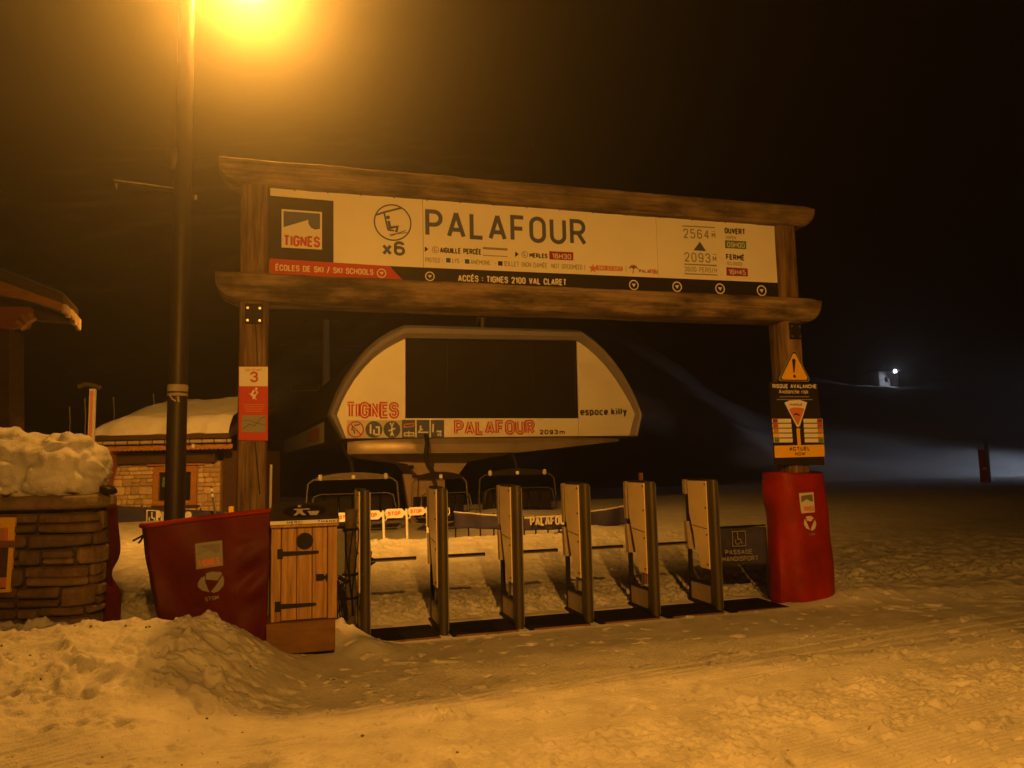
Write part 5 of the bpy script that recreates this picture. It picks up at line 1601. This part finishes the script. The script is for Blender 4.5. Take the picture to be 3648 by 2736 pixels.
# ================================================================== NAVY BANNERS
def banner(label, pts, Y0, Y1, words=None, picto=None, group='navy banners round the loading area', rail=True):
    """pts: top-left, top-right, bottom-right, bottom-left in the photo"""
    tl, tr, br_, bl_ = [WP(pts[0][0], pts[0][1], Y0), WP(pts[1][0], pts[1][1], Y1), WP(pts[2][0], pts[2][1], Y1), WP(pts[3][0], pts[3][1], Y0)]
    t = Thing('banner', label, 'banner', tuple((bl_ + br_) / 2), arch=False, group=group)
    d = (tr - tl); nrm = Vector((d.y, -d.x, 0)).normalized()
    if nrm.y > 0: nrm = -nrm
    def fn(s, t_):
        p_ = (tl * (1 - s) + tr * s) * (1 - t_) + (bl_ * (1 - s) + br_ * s) * t_
        return p_ + nrm * (.03 * math.sin(s * 14) + .02 * mnoise.noise(Vector((s * 6, t_ * 3, tl.x))))
    thicken(cloth(fn, 40, 6).build('cloth', 'banner', t, smooth=True), .01)
    if rail:
        mb = MB(); mb.tube([fn(s, 0) + Vector((0, 0, .015)) for s in np.linspace(0, 1, 20)], .018, 6); mb.build('top_rope', 'white_dirty', t)
    for k in range(5):
        s = k / 4
        a = fn(s, 0)
        mb = MB(); mb.tube([a - nrm * .05 + Vector((0, 0, .05)), Vector((a.x, a.y, min(bl_.z, br_.z) - .3)) - nrm * .05], .02, 6); mb.build('pole', 'blackmetal', t)
    if words:
        for (w_, s0, s1, t0, hh, m_) in words:
            a, b2 = fn(s0, t0), fn(s1, t0)
            tm = text(w_, 0, 0, (b2 - a).length, 0, hh, .2, 0, gap=.25); out = MB(); out.f = tm.f
            dd = (b2 - a).normalized()
            for v in tm.v:
                out.v.append(tuple(a + dd * v[0] + Vector((0, 0, v[2])) + nrm * .055))
            out.build('lettering', m_, t)
    if picto:
        s0, t0, hh = picto
        a = fn(s0, t0); dd = d.normalized(); out = MB(); tm = MB()
        tm.stroke([(0, 0), (hh * .75, 0), (hh * .75, hh), (0, hh)], hh * .07, 0, True)
        tm.disc(hh * .35, hh * .82, hh * .07, 0, 8)
        tm.stroke([(hh * .35, hh * .72), (hh * .36, hh * .45), (hh * .52, hh * .43), (hh * .58, hh * .15)], hh * .09, 0.0002)
        tm.stroke([(hh * .35 + hh * .2 * math.cos(x), hh * .35 + hh * .2 * math.sin(x)) for x in np.linspace(2.3, 6, 10)], hh * .06, 0.0004)
        out.f = tm.f; out.v = [tuple(a + dd * v[0] + Vector((0, 0, v[2])) + nrm * (.055 + v[1])) for v in tm.v]
        out.build('wheelchair_pictogram', 'print_white', t)
    return t
banner('navy banner with wheelchair symbol in front of the stone hut', [(395, 1800), (815, 1824), (815, 1880), (395, 1870)], 19.6, 20.2,
       [('PALAFOUR', .375, .68, .78, .30, 'print_white')], (.30, .88, .34), rail=False)
banner('navy banner stretch left of the snow buried lettering', [(1618, 1826), (1800, 1842), (1800, 1888), (1618, 1880)], 17.0, 16.4)
banner('navy banner lettered PALAFOUR half buried in the snow', [(1868, 1848), (2035, 1838), (2035, 1885), (1868, 1890)], 16.2, 16.4,
       [('PALAFOUR', .10, .96, .62, .20, 'white_dirty')])
banner('navy banner stretch behind the fourth and fifth gate columns', [(2040, 1836), (2262, 1800), (2262, 1868), (2040, 1880)], 16.5, 17.2)
for i, (x, y) in enumerate([(808, 1845), (824, 1822)]):
    p = WP(x, y, 19.3)
    t = Thing('pale_marker', ['short pale block at the right end of the hut banner', 'taller pale block at the right end of the hut banner'][i], 'marker', (p.x, 19.3, p.z - .15), arch=False, group='pale blocks by the hut banner')
    MB().bbox(p.x - .06, p.x + .06, 19.25, 19.35, p.z - .25, p.z + .13, .02).build('block', 'yellow' if i else 'print_white', t)
t = Thing('marker_pole', 'slim pole with two white bands before the hut wall', 'pole', tuple(WP(765, 1830, 19.4)), arch=False, group='marker poles around the hut')
a, b_ = WP(752, 1735, 19.4), WP(768, 1840, 19.4)
mb = MB(); mb.tube([b_, a], .022, 6); mb.build('shaft', 'print_navy', t)
for f in (.72, .9):
    c_ = b_ + (a - b_) * f; d_ = (a - b_) * .05
    mb = MB(); mb.tube([c_ - d_, c_ + d_], .032, 8); mb.build('band', 'print_white', t)

# ================================================================== LIFT STATION
DV = 16.4
stn = Thing('lift_station', 'rounded chairlift station with large dark window and white front panel', 'lift station', (PL(1700, 1560, DV)[0], DV, gza(3, DV)))
outer = [(1165, 1482), (1178, 1445), (1196, 1400), (1225, 1345), (1260, 1295), (1298, 1248), (1340, 1210), (1388, 1180), (1440, 1157), (2060, 1177), (2100, 1203), (2142, 1240), (2180, 1285), (2214, 1335), (2242, 1388), (2262, 1440), (2275, 1482), (2262, 1556), (1213, 1566)]
inner = [(1198, 1478), (1212, 1440), (1232, 1398), (1260, 1352), (1292, 1312), (1328, 1276), (1368, 1246), (1402, 1226), (1438, 1208), (2050, 1216), (2084, 1240), (2118, 1270), (2152, 1305), (2186, 1350), (2216, 1398), (2240, 1440), (2256, 1476), (2236, 1552), (1232, 1562)]
uo = [PL(x, y, DV) for x, y in outer]; ui = [PL(x, y, DV) for x, y in inner]
n = len(uo)
# rim, bulging forward
mb = MB()
rings = []
for k, (f, dv) in enumerate([(0, .05), (.12, -.28), (.38, -.42), (.7, -.38), (1.0, -.22), (1.0, .1)]):
    ring_ = [(uo[i][0] * (1 - f) + ui[i][0] * f, DV + dv, uo[i][1] * (1 - f) + ui[i][1] * f) for i in range(n)]
    mb.v += ring_
for k in range(5):
    for i in range(n):
        a, b2 = k * n + i, k * n + (i + 1) % n
        mb.f.append((a, b2, b2 + n, a + n))
smooth_by_angle(mb.build('rim', 'rim', stn), 35)
# body going back
mb = MB(); L = 15.0
shift = -1.35
mb.v = [(p_[0], DV + .04, p_[1]) for p_ in uo] + [(p_[0] + shift, DV + L, p_[1] * .96 + .05) for p_ in uo]
mb.f = [(i, (i + 1) % n, (i + 1) % n + n, i + n) for i in range(n)] + [tuple(range(2 * n - 1, n - 1, -1))]
smooth_by_angle(mb.build('hood', 'dark_body', stn), 30)
# front panels
W_L = 1440; 
def sp_poly(pts, m, name, v0, v1, parent=None):
    mb = MB(); mb.prism([PL(x, y, DV) for x, y in pts], v0, v1); return mb.build(name, m, stn, parent)
left_p = inner[:9][::-1]
sp_poly([(1442, 1204)] + left_p[1:] + [(1232, 1562), (1442, 1560), (1442, 1491)], 'white', 'front_panel', DV - .12, DV - .05)
sp_poly([(1443.5, 1491), (2055.5, 1491), (2056, 1554), (1443.5, 1560)], 'white', 'front_panel', DV - .12, DV - .05)
sp_poly([(2051, 1214)] + inner[10:17] + [(2236, 1552), (2058, 1554), (2058, 1491)], 'white', 'front_panel', DV - .12, DV - .05)
for k in range(4):
    x0 = 1442 + 153 * k + 1; x1 = x0 + 151
    yt = 1197 + 10 * k / 3.3
    sp_poly([(x0, yt), (x1, yt + 3), (x1 + 1, 1489), (x0, 1489)], 'glass', 'window_pane', DV + .02, DV + .05)
for x in (1595, 1748, 1901):
    sp_poly([(x - 1.2, 1200), (x + 1.2, 1200), (x + 1.2, 1490), (x - 1.2, 1490)], 'black', 'mullion', DV + .0, DV + .019)
sp_poly([(1430, 1190), (2066, 1196), (2066, 1500), (1430, 1500)], 'black', 'window_back', DV + .35, DV + .37)
# weather mast on the roof
mb = MB(); a = PL(1720, 1160, DV + 1); mb.tube([(a[0], DV + 1, a[1] - .1), (a[0], DV + 1, PL(1720, 1133, DV + 1)[1])], .07, 6)
mb.tube([(a[0] - .18, DV + 1, PL(1720, 1133, DV + 1)[1]), (a[0] + .12, DV + 1, PL(1720, 1133, DV + 1)[1])], .035, 6)
mb.tube([(a[0] - .15, DV + 1, PL(1720, 1135, DV + 1)[1]), (a[0] - .22, DV + 1, PL(1720, 1155, DV + 1)[1])], .03, 6); mb.build('roof_mast', 'olive', stn)
FV = DV - .12
def st_text(s, p0, p1, h, wt, m, gap=.2, lift=.01, slant=0, draw=None):
    return ptext(stn, s, p0, p1, h, wt, m, FV, gap=gap, lift=lift, slant=slant, draw=draw)
st_text('TIGNES', (1230, 1491), (1422, 1491), 60, .25, 'print_red', gap=.10)
st_text('TIGNES', (1230, 1491), (1422, 1491), 60, .25, 'white', gap=.10, lift=.02, draw=.055)
st_text('PALAFOUR', (1617, 1551), (1906, 1548), 54, .25, 'print_red', gap=.14)
st_text('PALAFOUR', (1617, 1551), (1906, 1548), 54, .25, 'white', gap=.14, lift=.02, draw=.055)
st_text('2093', (1922, 1548), (1988, 1547), 17, .24, 'print_black', gap=.24)
st_text('m', (1993, 1548), (2012, 1548), 17, .2, 'print_black')
st_text('espace', (2067, 1480), (2166, 1479), 26, .21, 'print_black', gap=.28)
st_text('killy', (2177, 1479), (2233, 1478), 26, .22, 'print_black', gap=.34)
def st_flat(pts, m, name, lift):
    mb = MB(); mb.flat([PL(x, y, FV) for x, y in pts], FV - lift); return mb.build(name, m, stn)
st_flat([(1235, 1497), (1438, 1497), (1438, 1562), (1235, 1562)], 'white_dirty', 'sign_plate', .006)
def ring_px(x, y, r0, r1, m, name, lift):
    mb = MB(); c_ = PL(x, y, FV); q_ = PL(x + 100, y, FV)[0] - c_[0]
    mb.ring(c_[0], c_[1], r0 * q_ / 100, r1 * q_ / 100, FV - lift, 32); return mb.build(name, m, stn)
def disc_px(x, y, r, m, name, lift):
    mb = MB(); c_ = PL(x, y, FV); q_ = PL(x + 100, y, FV)[0] - c_[0]
    mb.disc(c_[0], c_[1], r * q_ / 100, FV - lift, 32); return mb.build(name, m, stn)
def stroke_px(paths, w, m, name, lift):
    mb = MB()
    for i, pts in enumerate(paths):
        q_ = PL(pts[0][0] + 100, pts[0][1], FV)[0] - PL(pts[0][0], pts[0][1], FV)[0]
        mb.stroke([PL(x, y, FV) for x, y in pts], w * q_ / 100, FV - lift - .0004 * i)
    return mb.build(name, m, stn)
ring_px(1267, 1530, 25, 30, 'print_red', 'no_swinging_sign', .010)
stroke_px([[(1250, 1512), (1285, 1548)]], 5, 'print_red', 'no_swinging_sign', .012)
stroke_px([[(1257, 1519), (1253, 1530), (1262, 1534), (1263, 1545)], [(1262, 1516), (1282, 1512)]], 4, 'print_black', 'swinging_figure', .014)
for x in (1332, 1396): disc_px(x, 1530, 30, 'print_navy', 'round_blue_sign', .010)
stroke_px([[(1320, 1512), (1320, 1545)], [(1332, 1530), (1332, 1548)], [(1338, 1522), (1350, 1522), (1350, 1548), (1336, 1548)]], 6, 'print_white', 'sign_figure', .013)
stroke_px([[(1390, 1506), (1396, 1520), (1402, 1506)], [(1396, 1522), (1396, 1540), (1392, 1553)], [(1384, 1535), (1408, 1526)], [(1396, 1540), (1402, 1553)]], 5, 'print_white', 'sign_figure', .013)
for x0, x1 in ((1432, 1479), (1484, 1530), (1535, 1582)):
    st_flat([(x0, 1496), (x1, 1496), (x1, 1562), (x0, 1562)], 'print_navy', 'square_blue_sign', .008)
stroke_px([[(1440, 1512), (1474, 1508), (1474, 1518), (1440, 1522), (1440, 1512)]], 4, 'print_salmon', 'sign_figure', .011)
stroke_px([[(1440, 1542), (1474, 1542), (1474, 1552), (1440, 1552), (1440, 1542)], [(1456, 1535), (1456, 1556)]], 4, 'print_white', 'sign_figure', .011)
stroke_px([[(1498, 1516), (1498, 1530), (1492, 1540)], [(1488, 1540), (1526, 1540)], [(1498, 1528), (1506, 1532)]], 5, 'print_white', 'sign_figure', .011)
stroke_px([[(1543, 1510), (1542, 1540)], [(1555, 1537), (1573, 1537)]], 6, 'print_white', 'sign_figure', .011)
st_text('x6', (1557, 1554), (1573, 1554), 13, .2, 'print_white', lift=.012)
# side lettering panel on the left flank
def flank(f, zf):
    # f along the depth, zf 0 bottom..1 top of the lower flank
    p0 = PL(1213, 1566, DV); p1 = PL(1165, 1482, DV)
    u = p1[0] - .04; z = (p0[1] - .1) * (1 - zf) + p1[1] * zf
    return (u + shift * f - .03, DV + .05 + (L - .05) * f, z * (1 - .04 * f) + .05 * f)
mb = MB(); mb.add([flank(.005, .03), flank(.99, .03), flank(.99, .80), flank(.005, .80)], [(0, 1, 2, 3)]); fl_ = mb.build('side_panel', 'white_dirty', stn)
mb = MB(); mb.add([tuple(Vector(flank(a, b2)) + Vector((-.01, -.002, 0))) for a, b2 in ((.08, .2), (.30, .2), (.30, .65), (.08, .65))], [(0, 1, 2, 3)]); mb.build('red_lettering_block', 'print_salmon', stn, fl_)
# curved metal skirt below the front
mb = MB(); n2 = 40
for k in range(n2 + 1):
    f = k / n2; x = 1236 + (2200 - 1236) * f
    a = math.pi * f
    bul = .55 * math.sin(a) ** .6
    yt = 1566 - 8 * f; yb = 1618 - 8 * f - 38 * max(0, f - .62) / .38
    ut, zt2 = PL(x, yt, DV); ub, zb2 = PL(x, yb, DV)
    mb.v += [(ut, DV - .05 - bul * .75, zt2), (ut, DV - .12 - bul, zt2 * .6 + zb2 * .4), (ub, DV - .08 - bul * .9, zb2), (ub, DV + .6, zb2 + .02)]
for k in range(n2):
    for q_ in range(3):
        a = k * 4 + q_; mb.f.append((a, a + 4, a + 5, a + 1))
smooth_by_angle(mb.build('skirt', 'skirt', stn), 60)
# pylon housing under the hood
sp_poly([(1248, 1616), (1868, 1606), (1800, 1622), (1676, 1644), (1642, 1690), (1492, 1692), (1456, 1652), (1330, 1634)], 'hull', 'housing', DV + .35, DV + 3.2)
sp_poly([(1512, 1688), (1604, 1688), (1606, 1900), (1504, 1900)], 'hull', 'pillar', DV + .9, DV + 2.2)
sp_poly([(1455, 1690), (1512, 1690), (1500, 1900), (1490, 1900)], 'hull', 'pillar_flank', DV + 1.2, DV + 1.6)
mb = MB(); a = PL(1465, 1663, DV + .3); mb.bbox(a[0] - .07, a[0] + .07, DV + .25, DV + .345, a[1] - .05, a[1] + .05, .01); mb.build('vent', 'black', stn)
# underside
mb = MB(); mb.add([(PL(1230, 1568, DV)[0], DV + .1, PL(1230, 1566, DV)[1] + .02), (PL(2250, 1560, DV)[0], DV + .1, PL(2250, 1558, DV)[1] + .02), (PL(2250, 1560, DV)[0] + shift, DV + L - .1, PL(2250, 1558, DV)[1] * .96 + .09), (PL(1230, 1568, DV)[0] + shift, DV + L - .1, PL(1230, 1566, DV)[1] * .96 + .09)], [(0, 1, 2, 3)]); mb.build('underside', 'dark_body', stn)

# ================================================================== CHAIRS
def chair(label, x, y, dv, w, rot, bm='chair_beam', tube='chair_metal', pods=True, hang=True):
    u, z = PL(x, y, dv)
    t = Thing('lift_chair', label, 'chair', (u, dv, gza(u, dv)), group='six seat lift chairs under the station')
    t.o.rotation_euler = (0, 0, TH + rot)
    hw = w / 2
    def loc(du, dvv, zz): return (u + du, dv + dvv, zz)
    # arched cross beam
    mb = MB(); n = 14
    for k in range(n + 1):
        f = -1 + 2 * k / n
        zt_ = z + .19 - .12 * f * f; zb_ = z - .02
        mb.v += [loc(f * hw * .8, -.06, zb_), loc(f * hw * .8, -.06, zt_), loc(f * hw * .8, .06, zt_), loc(f * hw * .8, .06, zb_)]
    for k in range(n):
        for q_ in range(4):
            a = k * 4 + q_; b2 = k * 4 + (q_ + 1) % 4
            mb.f.append((a, b2, b2 + 4, a + 4))
    mb.f += [(0, 1, 2, 3), (n * 4 + 3, n * 4 + 2, n * 4 + 1, n * 4)]
    mb.build('cross_beam', bm, t)
    # hanger
    if hang:
        mb = MB(); mb.tube([loc(0, 0, z + .15), loc(-.05, .02, z + .5), loc(-.22, .35, z + .8), loc(-.26, 1.3, z + 1.08)], .055, 8); smooth_by_angle(mb.build('hanger', 'blackmetal', t))
    for s in (-1, 1):
        mb = MB(); mb.tube([loc(s * hw * .55, 0, z + .02), loc(s * hw * .86, 0, z + .0), loc(s * hw * .98, -.02, z - .12), loc(s * hw * 1.02, -.05, z - .75), loc(s * hw * 1.0, -.1, z - 1.12), loc(s * hw * .9, -.2, z - 1.18)], .030, 8)
        smooth_by_angle(mb.build('side_arm', tube, t), 60)
        mb = MB(); mb.tube([loc(s * hw * .72, -.3, z - .42), loc(s * hw * .86, -.34, z - .48), loc(s * hw * .92, -.4, z - .85)], .022, 7); smooth_by_angle(mb.build('bar_arm', tube, t), 60)
        if pods:
            MB().bbox(u + s * hw * .72 - .06, u + s * hw * .72 + .06, dv - .13, dv - .062, z - .03, z + .15, .03).build('lamp_pod', 'white_dirty', t)
    mb = MB(); mb.tube([loc(-hw * .72, -.3, z - .42), loc(hw * .72, -.3, z - .42)], .016, 6); mb.build('safety_bar', tube, t)
    mb = MB(); mb.tube([loc(-hw * .9, -.6, z - 1.42), loc(hw * .9, -.6, z - 1.42)], .018, 6); mb.build('foot_rest', tube, t)
    MB().bbox(u - .05, u + .05, dv - .09, dv - .062, z + .0, z + .11, .008).build('number_plate', 'print_white', t)
    for k in range(6):
        a0 = -hw * .92 + w * .92 * k / 6; a1 = a0 + w * .92 / 6 - .03
        MB().bbox(u + a0, u + a1, dv - .45, dv - .02, z - 1.22, z - 1.10, .03).build('seat', 'seat', t)
        MB().bbox(u + a0, u + a1, dv - .02, dv + .07, z - 1.08, z - .50, .03).build('backrest', 'seat', t)
    return t
chair('lift chair with pale lamp pods hanging under the left of the station', 1258, 1706, DV - 1.1, 2.62, 0)
chair('dark lift chair hanging from the curved arm before the station pillar', 1566, 1704, DV - 2.0, 1.85, .35, 'blackmetal', 'chair_metal', False, False)
chair('shadowed lift chair under the right side of the station', 1842, 1690, DV - .6, 2.45, -.1, 'blackmetal', 'dark_body', True)  # shade under the station put into its black beam and dark tubes
# curved hanger arm of the middle chair reaching up to the front edge
ha = Thing('cable_duct', 'thick dark curved duct hanging below the blue pictograms', 'duct', (PL(1522, 1690, DV - .95)[0], DV - .95, 1.6))
mb = MB(); mb.tube([(PL(x, y, DV - .95)[0], DV - .95 + .3 * (k == 0), PL(x, y, DV - .95)[1]) for k, (x, y) in enumerate([(1523, 1548), (1522, 1580), (1517, 1612), (1518, 1640), (1528, 1664), (1545, 1686), (1556, 1695)])], .065, 10); smooth_by_angle(mb.build('duct', 'blackmetal', ha), 60)

# ================================================================== STOP GATES
SVV = 8.6
for i, (x, lab) in enumerate([(1232, 'leftmost white STOP paddle, half hidden behind the log post'), (1322, 'white STOP paddle mostly hidden by the first gate column'),
                              (1405, 'fully visible larger white STOP paddle right of the first gate column'), (1483, 'smaller fully visible white STOP paddle left of the second gate column'),
                              (1553, 'white STOP paddle hidden behind the second gate column')]):
    dv = SVV + [.0, .0, .1, .8, 1.0][i]
    y = [1842, 1835, 1829, 1821, 1817][i]
    k = [1, 1, 1, .88, .85][i]
    c_ = PL(x, y, dv); q_ = (PL(x + 100, y, dv)[0] - c_[0]) / 100
    pu = c_[0] + 46 * q_ * k
    t = Thing('stop_paddle', lab, 'sign', (pu, dv, gza(pu, dv)), group='STOP paddles at the loading line')
    hw_, hh_ = 33 * q_ * k, 16 * q_ * k
    mb = MB(); rp_ = rnd([(c_[0] - .001, c_[1] - hh_), (c_[0] - hw_, c_[1] - hh_, .06), (c_[0] - hw_, c_[1] + hh_, .06), (c_[0] + hw_, c_[1] + hh_, .06), (c_[0] + hw_, c_[1] - hh_, .06), (c_[0] + .001, c_[1] - hh_)])
    mb.prism([tuple(p_) for p_ in rp_], dv - .012, dv + .012); pd = mb.build('paddle', 'white', t)
    for ci in range(4): text('STOP', c_[0] - 23 * q_ * k, c_[1] - 7 * q_ * k, c_[0] + 21 * q_ * k, c_[1] - 7 * q_ * k, 14 * q_ * k, .2, dv - .016, gap=.2, only=ci).build('letter', 'print_red', t, pd)
    mb = MB(); mb.tube([(pu - .02, dv, c_[1] + hh_ * .9), (pu - .01, dv, c_[1] - .2), (pu, dv, gza(pu, dv) - .05)], .026, 8); smooth_by_angle(mb.build('post', 'white', t))
    mb = MB(); mb.tube([(pu - .02, dv, c_[1] + .04), (pu + .05, dv, c_[1] + .03), (pu + .06, dv, c_[1] - .08), (pu + .03, dv, c_[1] - .12), (pu - .01, dv, c_[1] - .10)], .014, 6); mb.build('handle', 'white', t)
    MB().bbox(c_[0] + hw_ - .02, pu, dv - .01, dv + .01, c_[1] - hh_ * .5, c_[1] + hh_ * .5, .003).build('bracket', 'white', t)

# ================================================================== FAR THINGS
def hillz(x, y): return float(hill_h(np.array([float(x)]), np.array([float(y)]))[0])
def on_hill(px, py, guess=55):
    r = ray(px, py)
    for k in range(400):
        Yv = 43 + k * .5
        p_ = r * (Yv / r.y)
        if p_.z + CAM_H <= hillz(p_.x, Yv): return Vector((p_.x, Yv, p_.z + CAM_H))
    return WP(px, py, guess)
for i, (x0, x1, y, lab) in enumerate([(998, 1090, 1232, 'highest snow fence on the dark slope right of the arch post'), (1192, 1286, 1238, 'thin snow fence on the dark slope right of the mast'),
                                    (1036, 1136, 1396, 'middle snow fence with pale end posts on the dark slope'), (1020, 1132, 1462, 'lowest snow fence on the dark slope above the station flank')]):
    c_ = on_hill((x0 + x1) / 2, y); w_ = (x1 - x0) / 2700 * c_.y
    t = Thing('snow_fence', lab, 'fence', (c_.x, c_.y, c_.z), arch=False, group='snow fences on the slope')
    for k in range(3):
        MB().box(c_.x - w_ / 2, c_.x + w_ / 2, c_.y - .03, c_.y + .03, c_.z + .05 + .16 * k, c_.z + .13 + .16 * k).build('rail', 'white_dirty' if k == 0 else 'chair_beam', t)
    for k in range(5):
        xx = c_.x - w_ / 2 + w_ * k / 4
        MB().box(xx - .04, xx + .04, c_.y + .031, c_.y + .1, c_.z - .8, c_.z + .55).build('post', 'white_dirty' if k in (0, 4) and i == 2 else 'chair_beam', t)
ms = on_hill(1161, 1390)
t = Thing('lift_tower', 'dim snow plastered lift tower on the slope left of the station', 'tower', tuple(ms), arch=False)
tz = WP(1161, 1140, ms.y).z
mb = MB(); mb.tube([(ms.x, ms.y, ms.z - 1), (ms.x, ms.y, tz)], .30, 14, .24); smooth_by_angle(mb.build('shaft', 'snow_roof', t))
MB().bbox(ms.x - 1.3, ms.x + 1.3, ms.y - .1, ms.y + .1, tz - .1, tz + .15, .03).build('crossarm', 'chair_beam', t)
for s in (-1, 1):
    MB().bbox(ms.x + s * 1.25 - .12, ms.x + s * 1.25 + .12, ms.y - .9, ms.y + .9, tz - .25, tz - .11, .03).build('sheave_train', 'blackmetal', t)
# chalet with a cold floodlight on the right-hand hill
c_ = on_hill(3168, 1378, 110)
fh = Thing('hill_chalet', 'far chalet with a bright white floodlight on the right hillside', 'chalet', tuple(c_), arch=False)
s_ = c_.y / 2700
w_, h_ = 34 * s_, 56 * s_
MB().box(c_.x - w_, c_.x + w_, c_.y, c_.y + 5, c_.z - 1, c_.z + h_).build('wall', 'white_dirty', fh)
mb = MB(); mb.prism([(c_.x - w_ - 10 * s_, c_.z + h_ - 2 * s_), (c_.x, c_.z + h_ + 16 * s_), (c_.x + w_ + 10 * s_, c_.z + h_ - 2 * s_), (c_.x + w_ + 10 * s_, c_.z + h_ + 4 * s_), (c_.x, c_.z + h_ + 22 * s_), (c_.x - w_ - 10 * s_, c_.z + h_ + 4 * s_)], c_.y - 1, c_.y + 5.5); mb.build('roof', 'dark_wood', fh)
MB().box(c_.x - 14 * s_, c_.x - 4 * s_, c_.y - .05, c_.y - .01, c_.z + 18 * s_, c_.z + 34 * s_).build('window', 'glass', fh)
MB().box(c_.x + 4 * s_, c_.x + 14 * s_, c_.y - .05, c_.y - .01, c_.z + 0 * s_, c_.z + 30 * s_).build('door', 'dark_wood', fh)
fl = WP(3189, 1322, c_.y - 1.3)
mb = MB(); mb.disc(fl.x, fl.z, 7 * s_, fl.y, 16); mb.build('floodlight', 'cold_glass', fh)
mb = MB(); mb.tube([(fl.x, fl.y + .02, fl.z), (fl.x, fl.y + .4, fl.z)], 8 * s_, 12, 3 * s_); mb.build('floodlight_housing', 'blackmetal', fh)
lampbulb('floodlight_bulb', Vector((fl.x, fl.y - .5, fl.z)), 700, (.75, .82, 1), .2, fh.o, (math.radians(110), 1.0, (fl.x - 3, fl.y + 1.2, fl.z - 3)))
c2 = on_hill(3384, 1348, 110)
f2 = Thing('hill_chalet', 'second far hut, faint pale wall right of the floodlit chalet', 'chalet', tuple(c2), arch=False)
s2 = c2.y / 2700
MB().box(c2.x - 12 * s2, c2.x + 10 * s2, c2.y, c2.y + 3, c2.z - 1, c2.z + 17 * s2).build('wall', 'print_white', f2)
mb = MB(); mb.prism([(c2.x - 16 * s2, c2.z + 16.5 * s2), (c2.x - 1, c2.z + 26 * s2), (c2.x + 14 * s2, c2.z + 16.5 * s2)], c2.y - .5, c2.y + 3.5); mb.build('roof', 'dark_wood', f2)
MB().box(c2.x - 6 * s2, c2.x - 1 * s2, c2.y - .05, c2.y - .01, c2.z + 4 * s2, c2.z + 12 * s2).build('window', 'glass', f2)
# red padded pole at the foot of the lit piste
rpz = WP(3510, 1722, 41)
rz0 = gz(rpz.x, 41)
t = Thing('padded_pole', 'distant dim red padded pole on the snow at the right edge', 'pole', (rpz.x, 41, rz0), arch=False)
mb = MB(); mb.tube([(rpz.x, 41, rz0 - .1), (rpz.x, 41, WP(3510, 1600, 41).z)], .22, 14); smooth_by_angle(mb.build('pad', 'tarp', t))
mb = MB(); mb.tube([(rpz.x + .35, 41.2, rz0 - .1), (rpz.x + .35, 41.2, WP(3510, 1570, 41).z)], .10, 10); smooth_by_angle(mb.build('pole', 'pole', t))
MB().box(rpz.x - .22, rpz.x - .02, 40.74, 40.77, WP(3510, 1672, 41).z, WP(3510, 1665, 41).z).build('white_band', 'print_white', t)
# cold lamp lighting the piste, out of the frame to the right
CL = Vector((41, 48, 5.5))
t = Thing('street_lamp', 'cold white lamp post beside the lit piste outside the right edge', 'street lamp', (CL.x, CL.y, gz(CL.x, CL.y)), arch=False)
mb = MB(); mb.tube([(CL.x, CL.y, -.5), (CL.x, CL.y, CL.z + .3)], .09, 10); mb.build('pole', 'pole', t)
mb = MB(); mb.tube([(CL.x, CL.y, CL.z + .35), (CL.x, CL.y, CL.z + .12)], .08, 12, .35); mb.build('luminaire', 'pole', t)
lampbulb('lamp_bulb', CL, 42000, (.72, .82, 1), .1, t.o, (math.radians(120), 1.0, (26, 52, 0)))

# ================================================================== HAZE, added to stand in for lens glow round the lamp
hz = MB(); hz.box(-300, 300, -70, 340, -9, 190)
hmt = bpy.data.materials.new('haze'); hmt.use_nodes = True
nt = hmt.node_tree
for nd in list(nt.nodes):
    if nd.type == 'BSDF_PRINCIPLED': nt.nodes.remove(nd)
pv = nt.nodes.new('ShaderNodeVolumePrincipled')
pv.inputs['Color'].default_value = (0.95, 0.95, 0.95, 1)
pv.inputs['Density'].default_value = HAZE_DENSITY
pv.inputs['Anisotropy'].default_value = HAZE_G
nt.links.new(pv.outputs[0], nt.nodes['Material Output'].inputs['Volume'])
ho = hz.build('haze', hmt, kind='stuff')
ho['label'] = 'thin haze added to give the lens glow round the lamp'
bpy.context.view_layer.update()
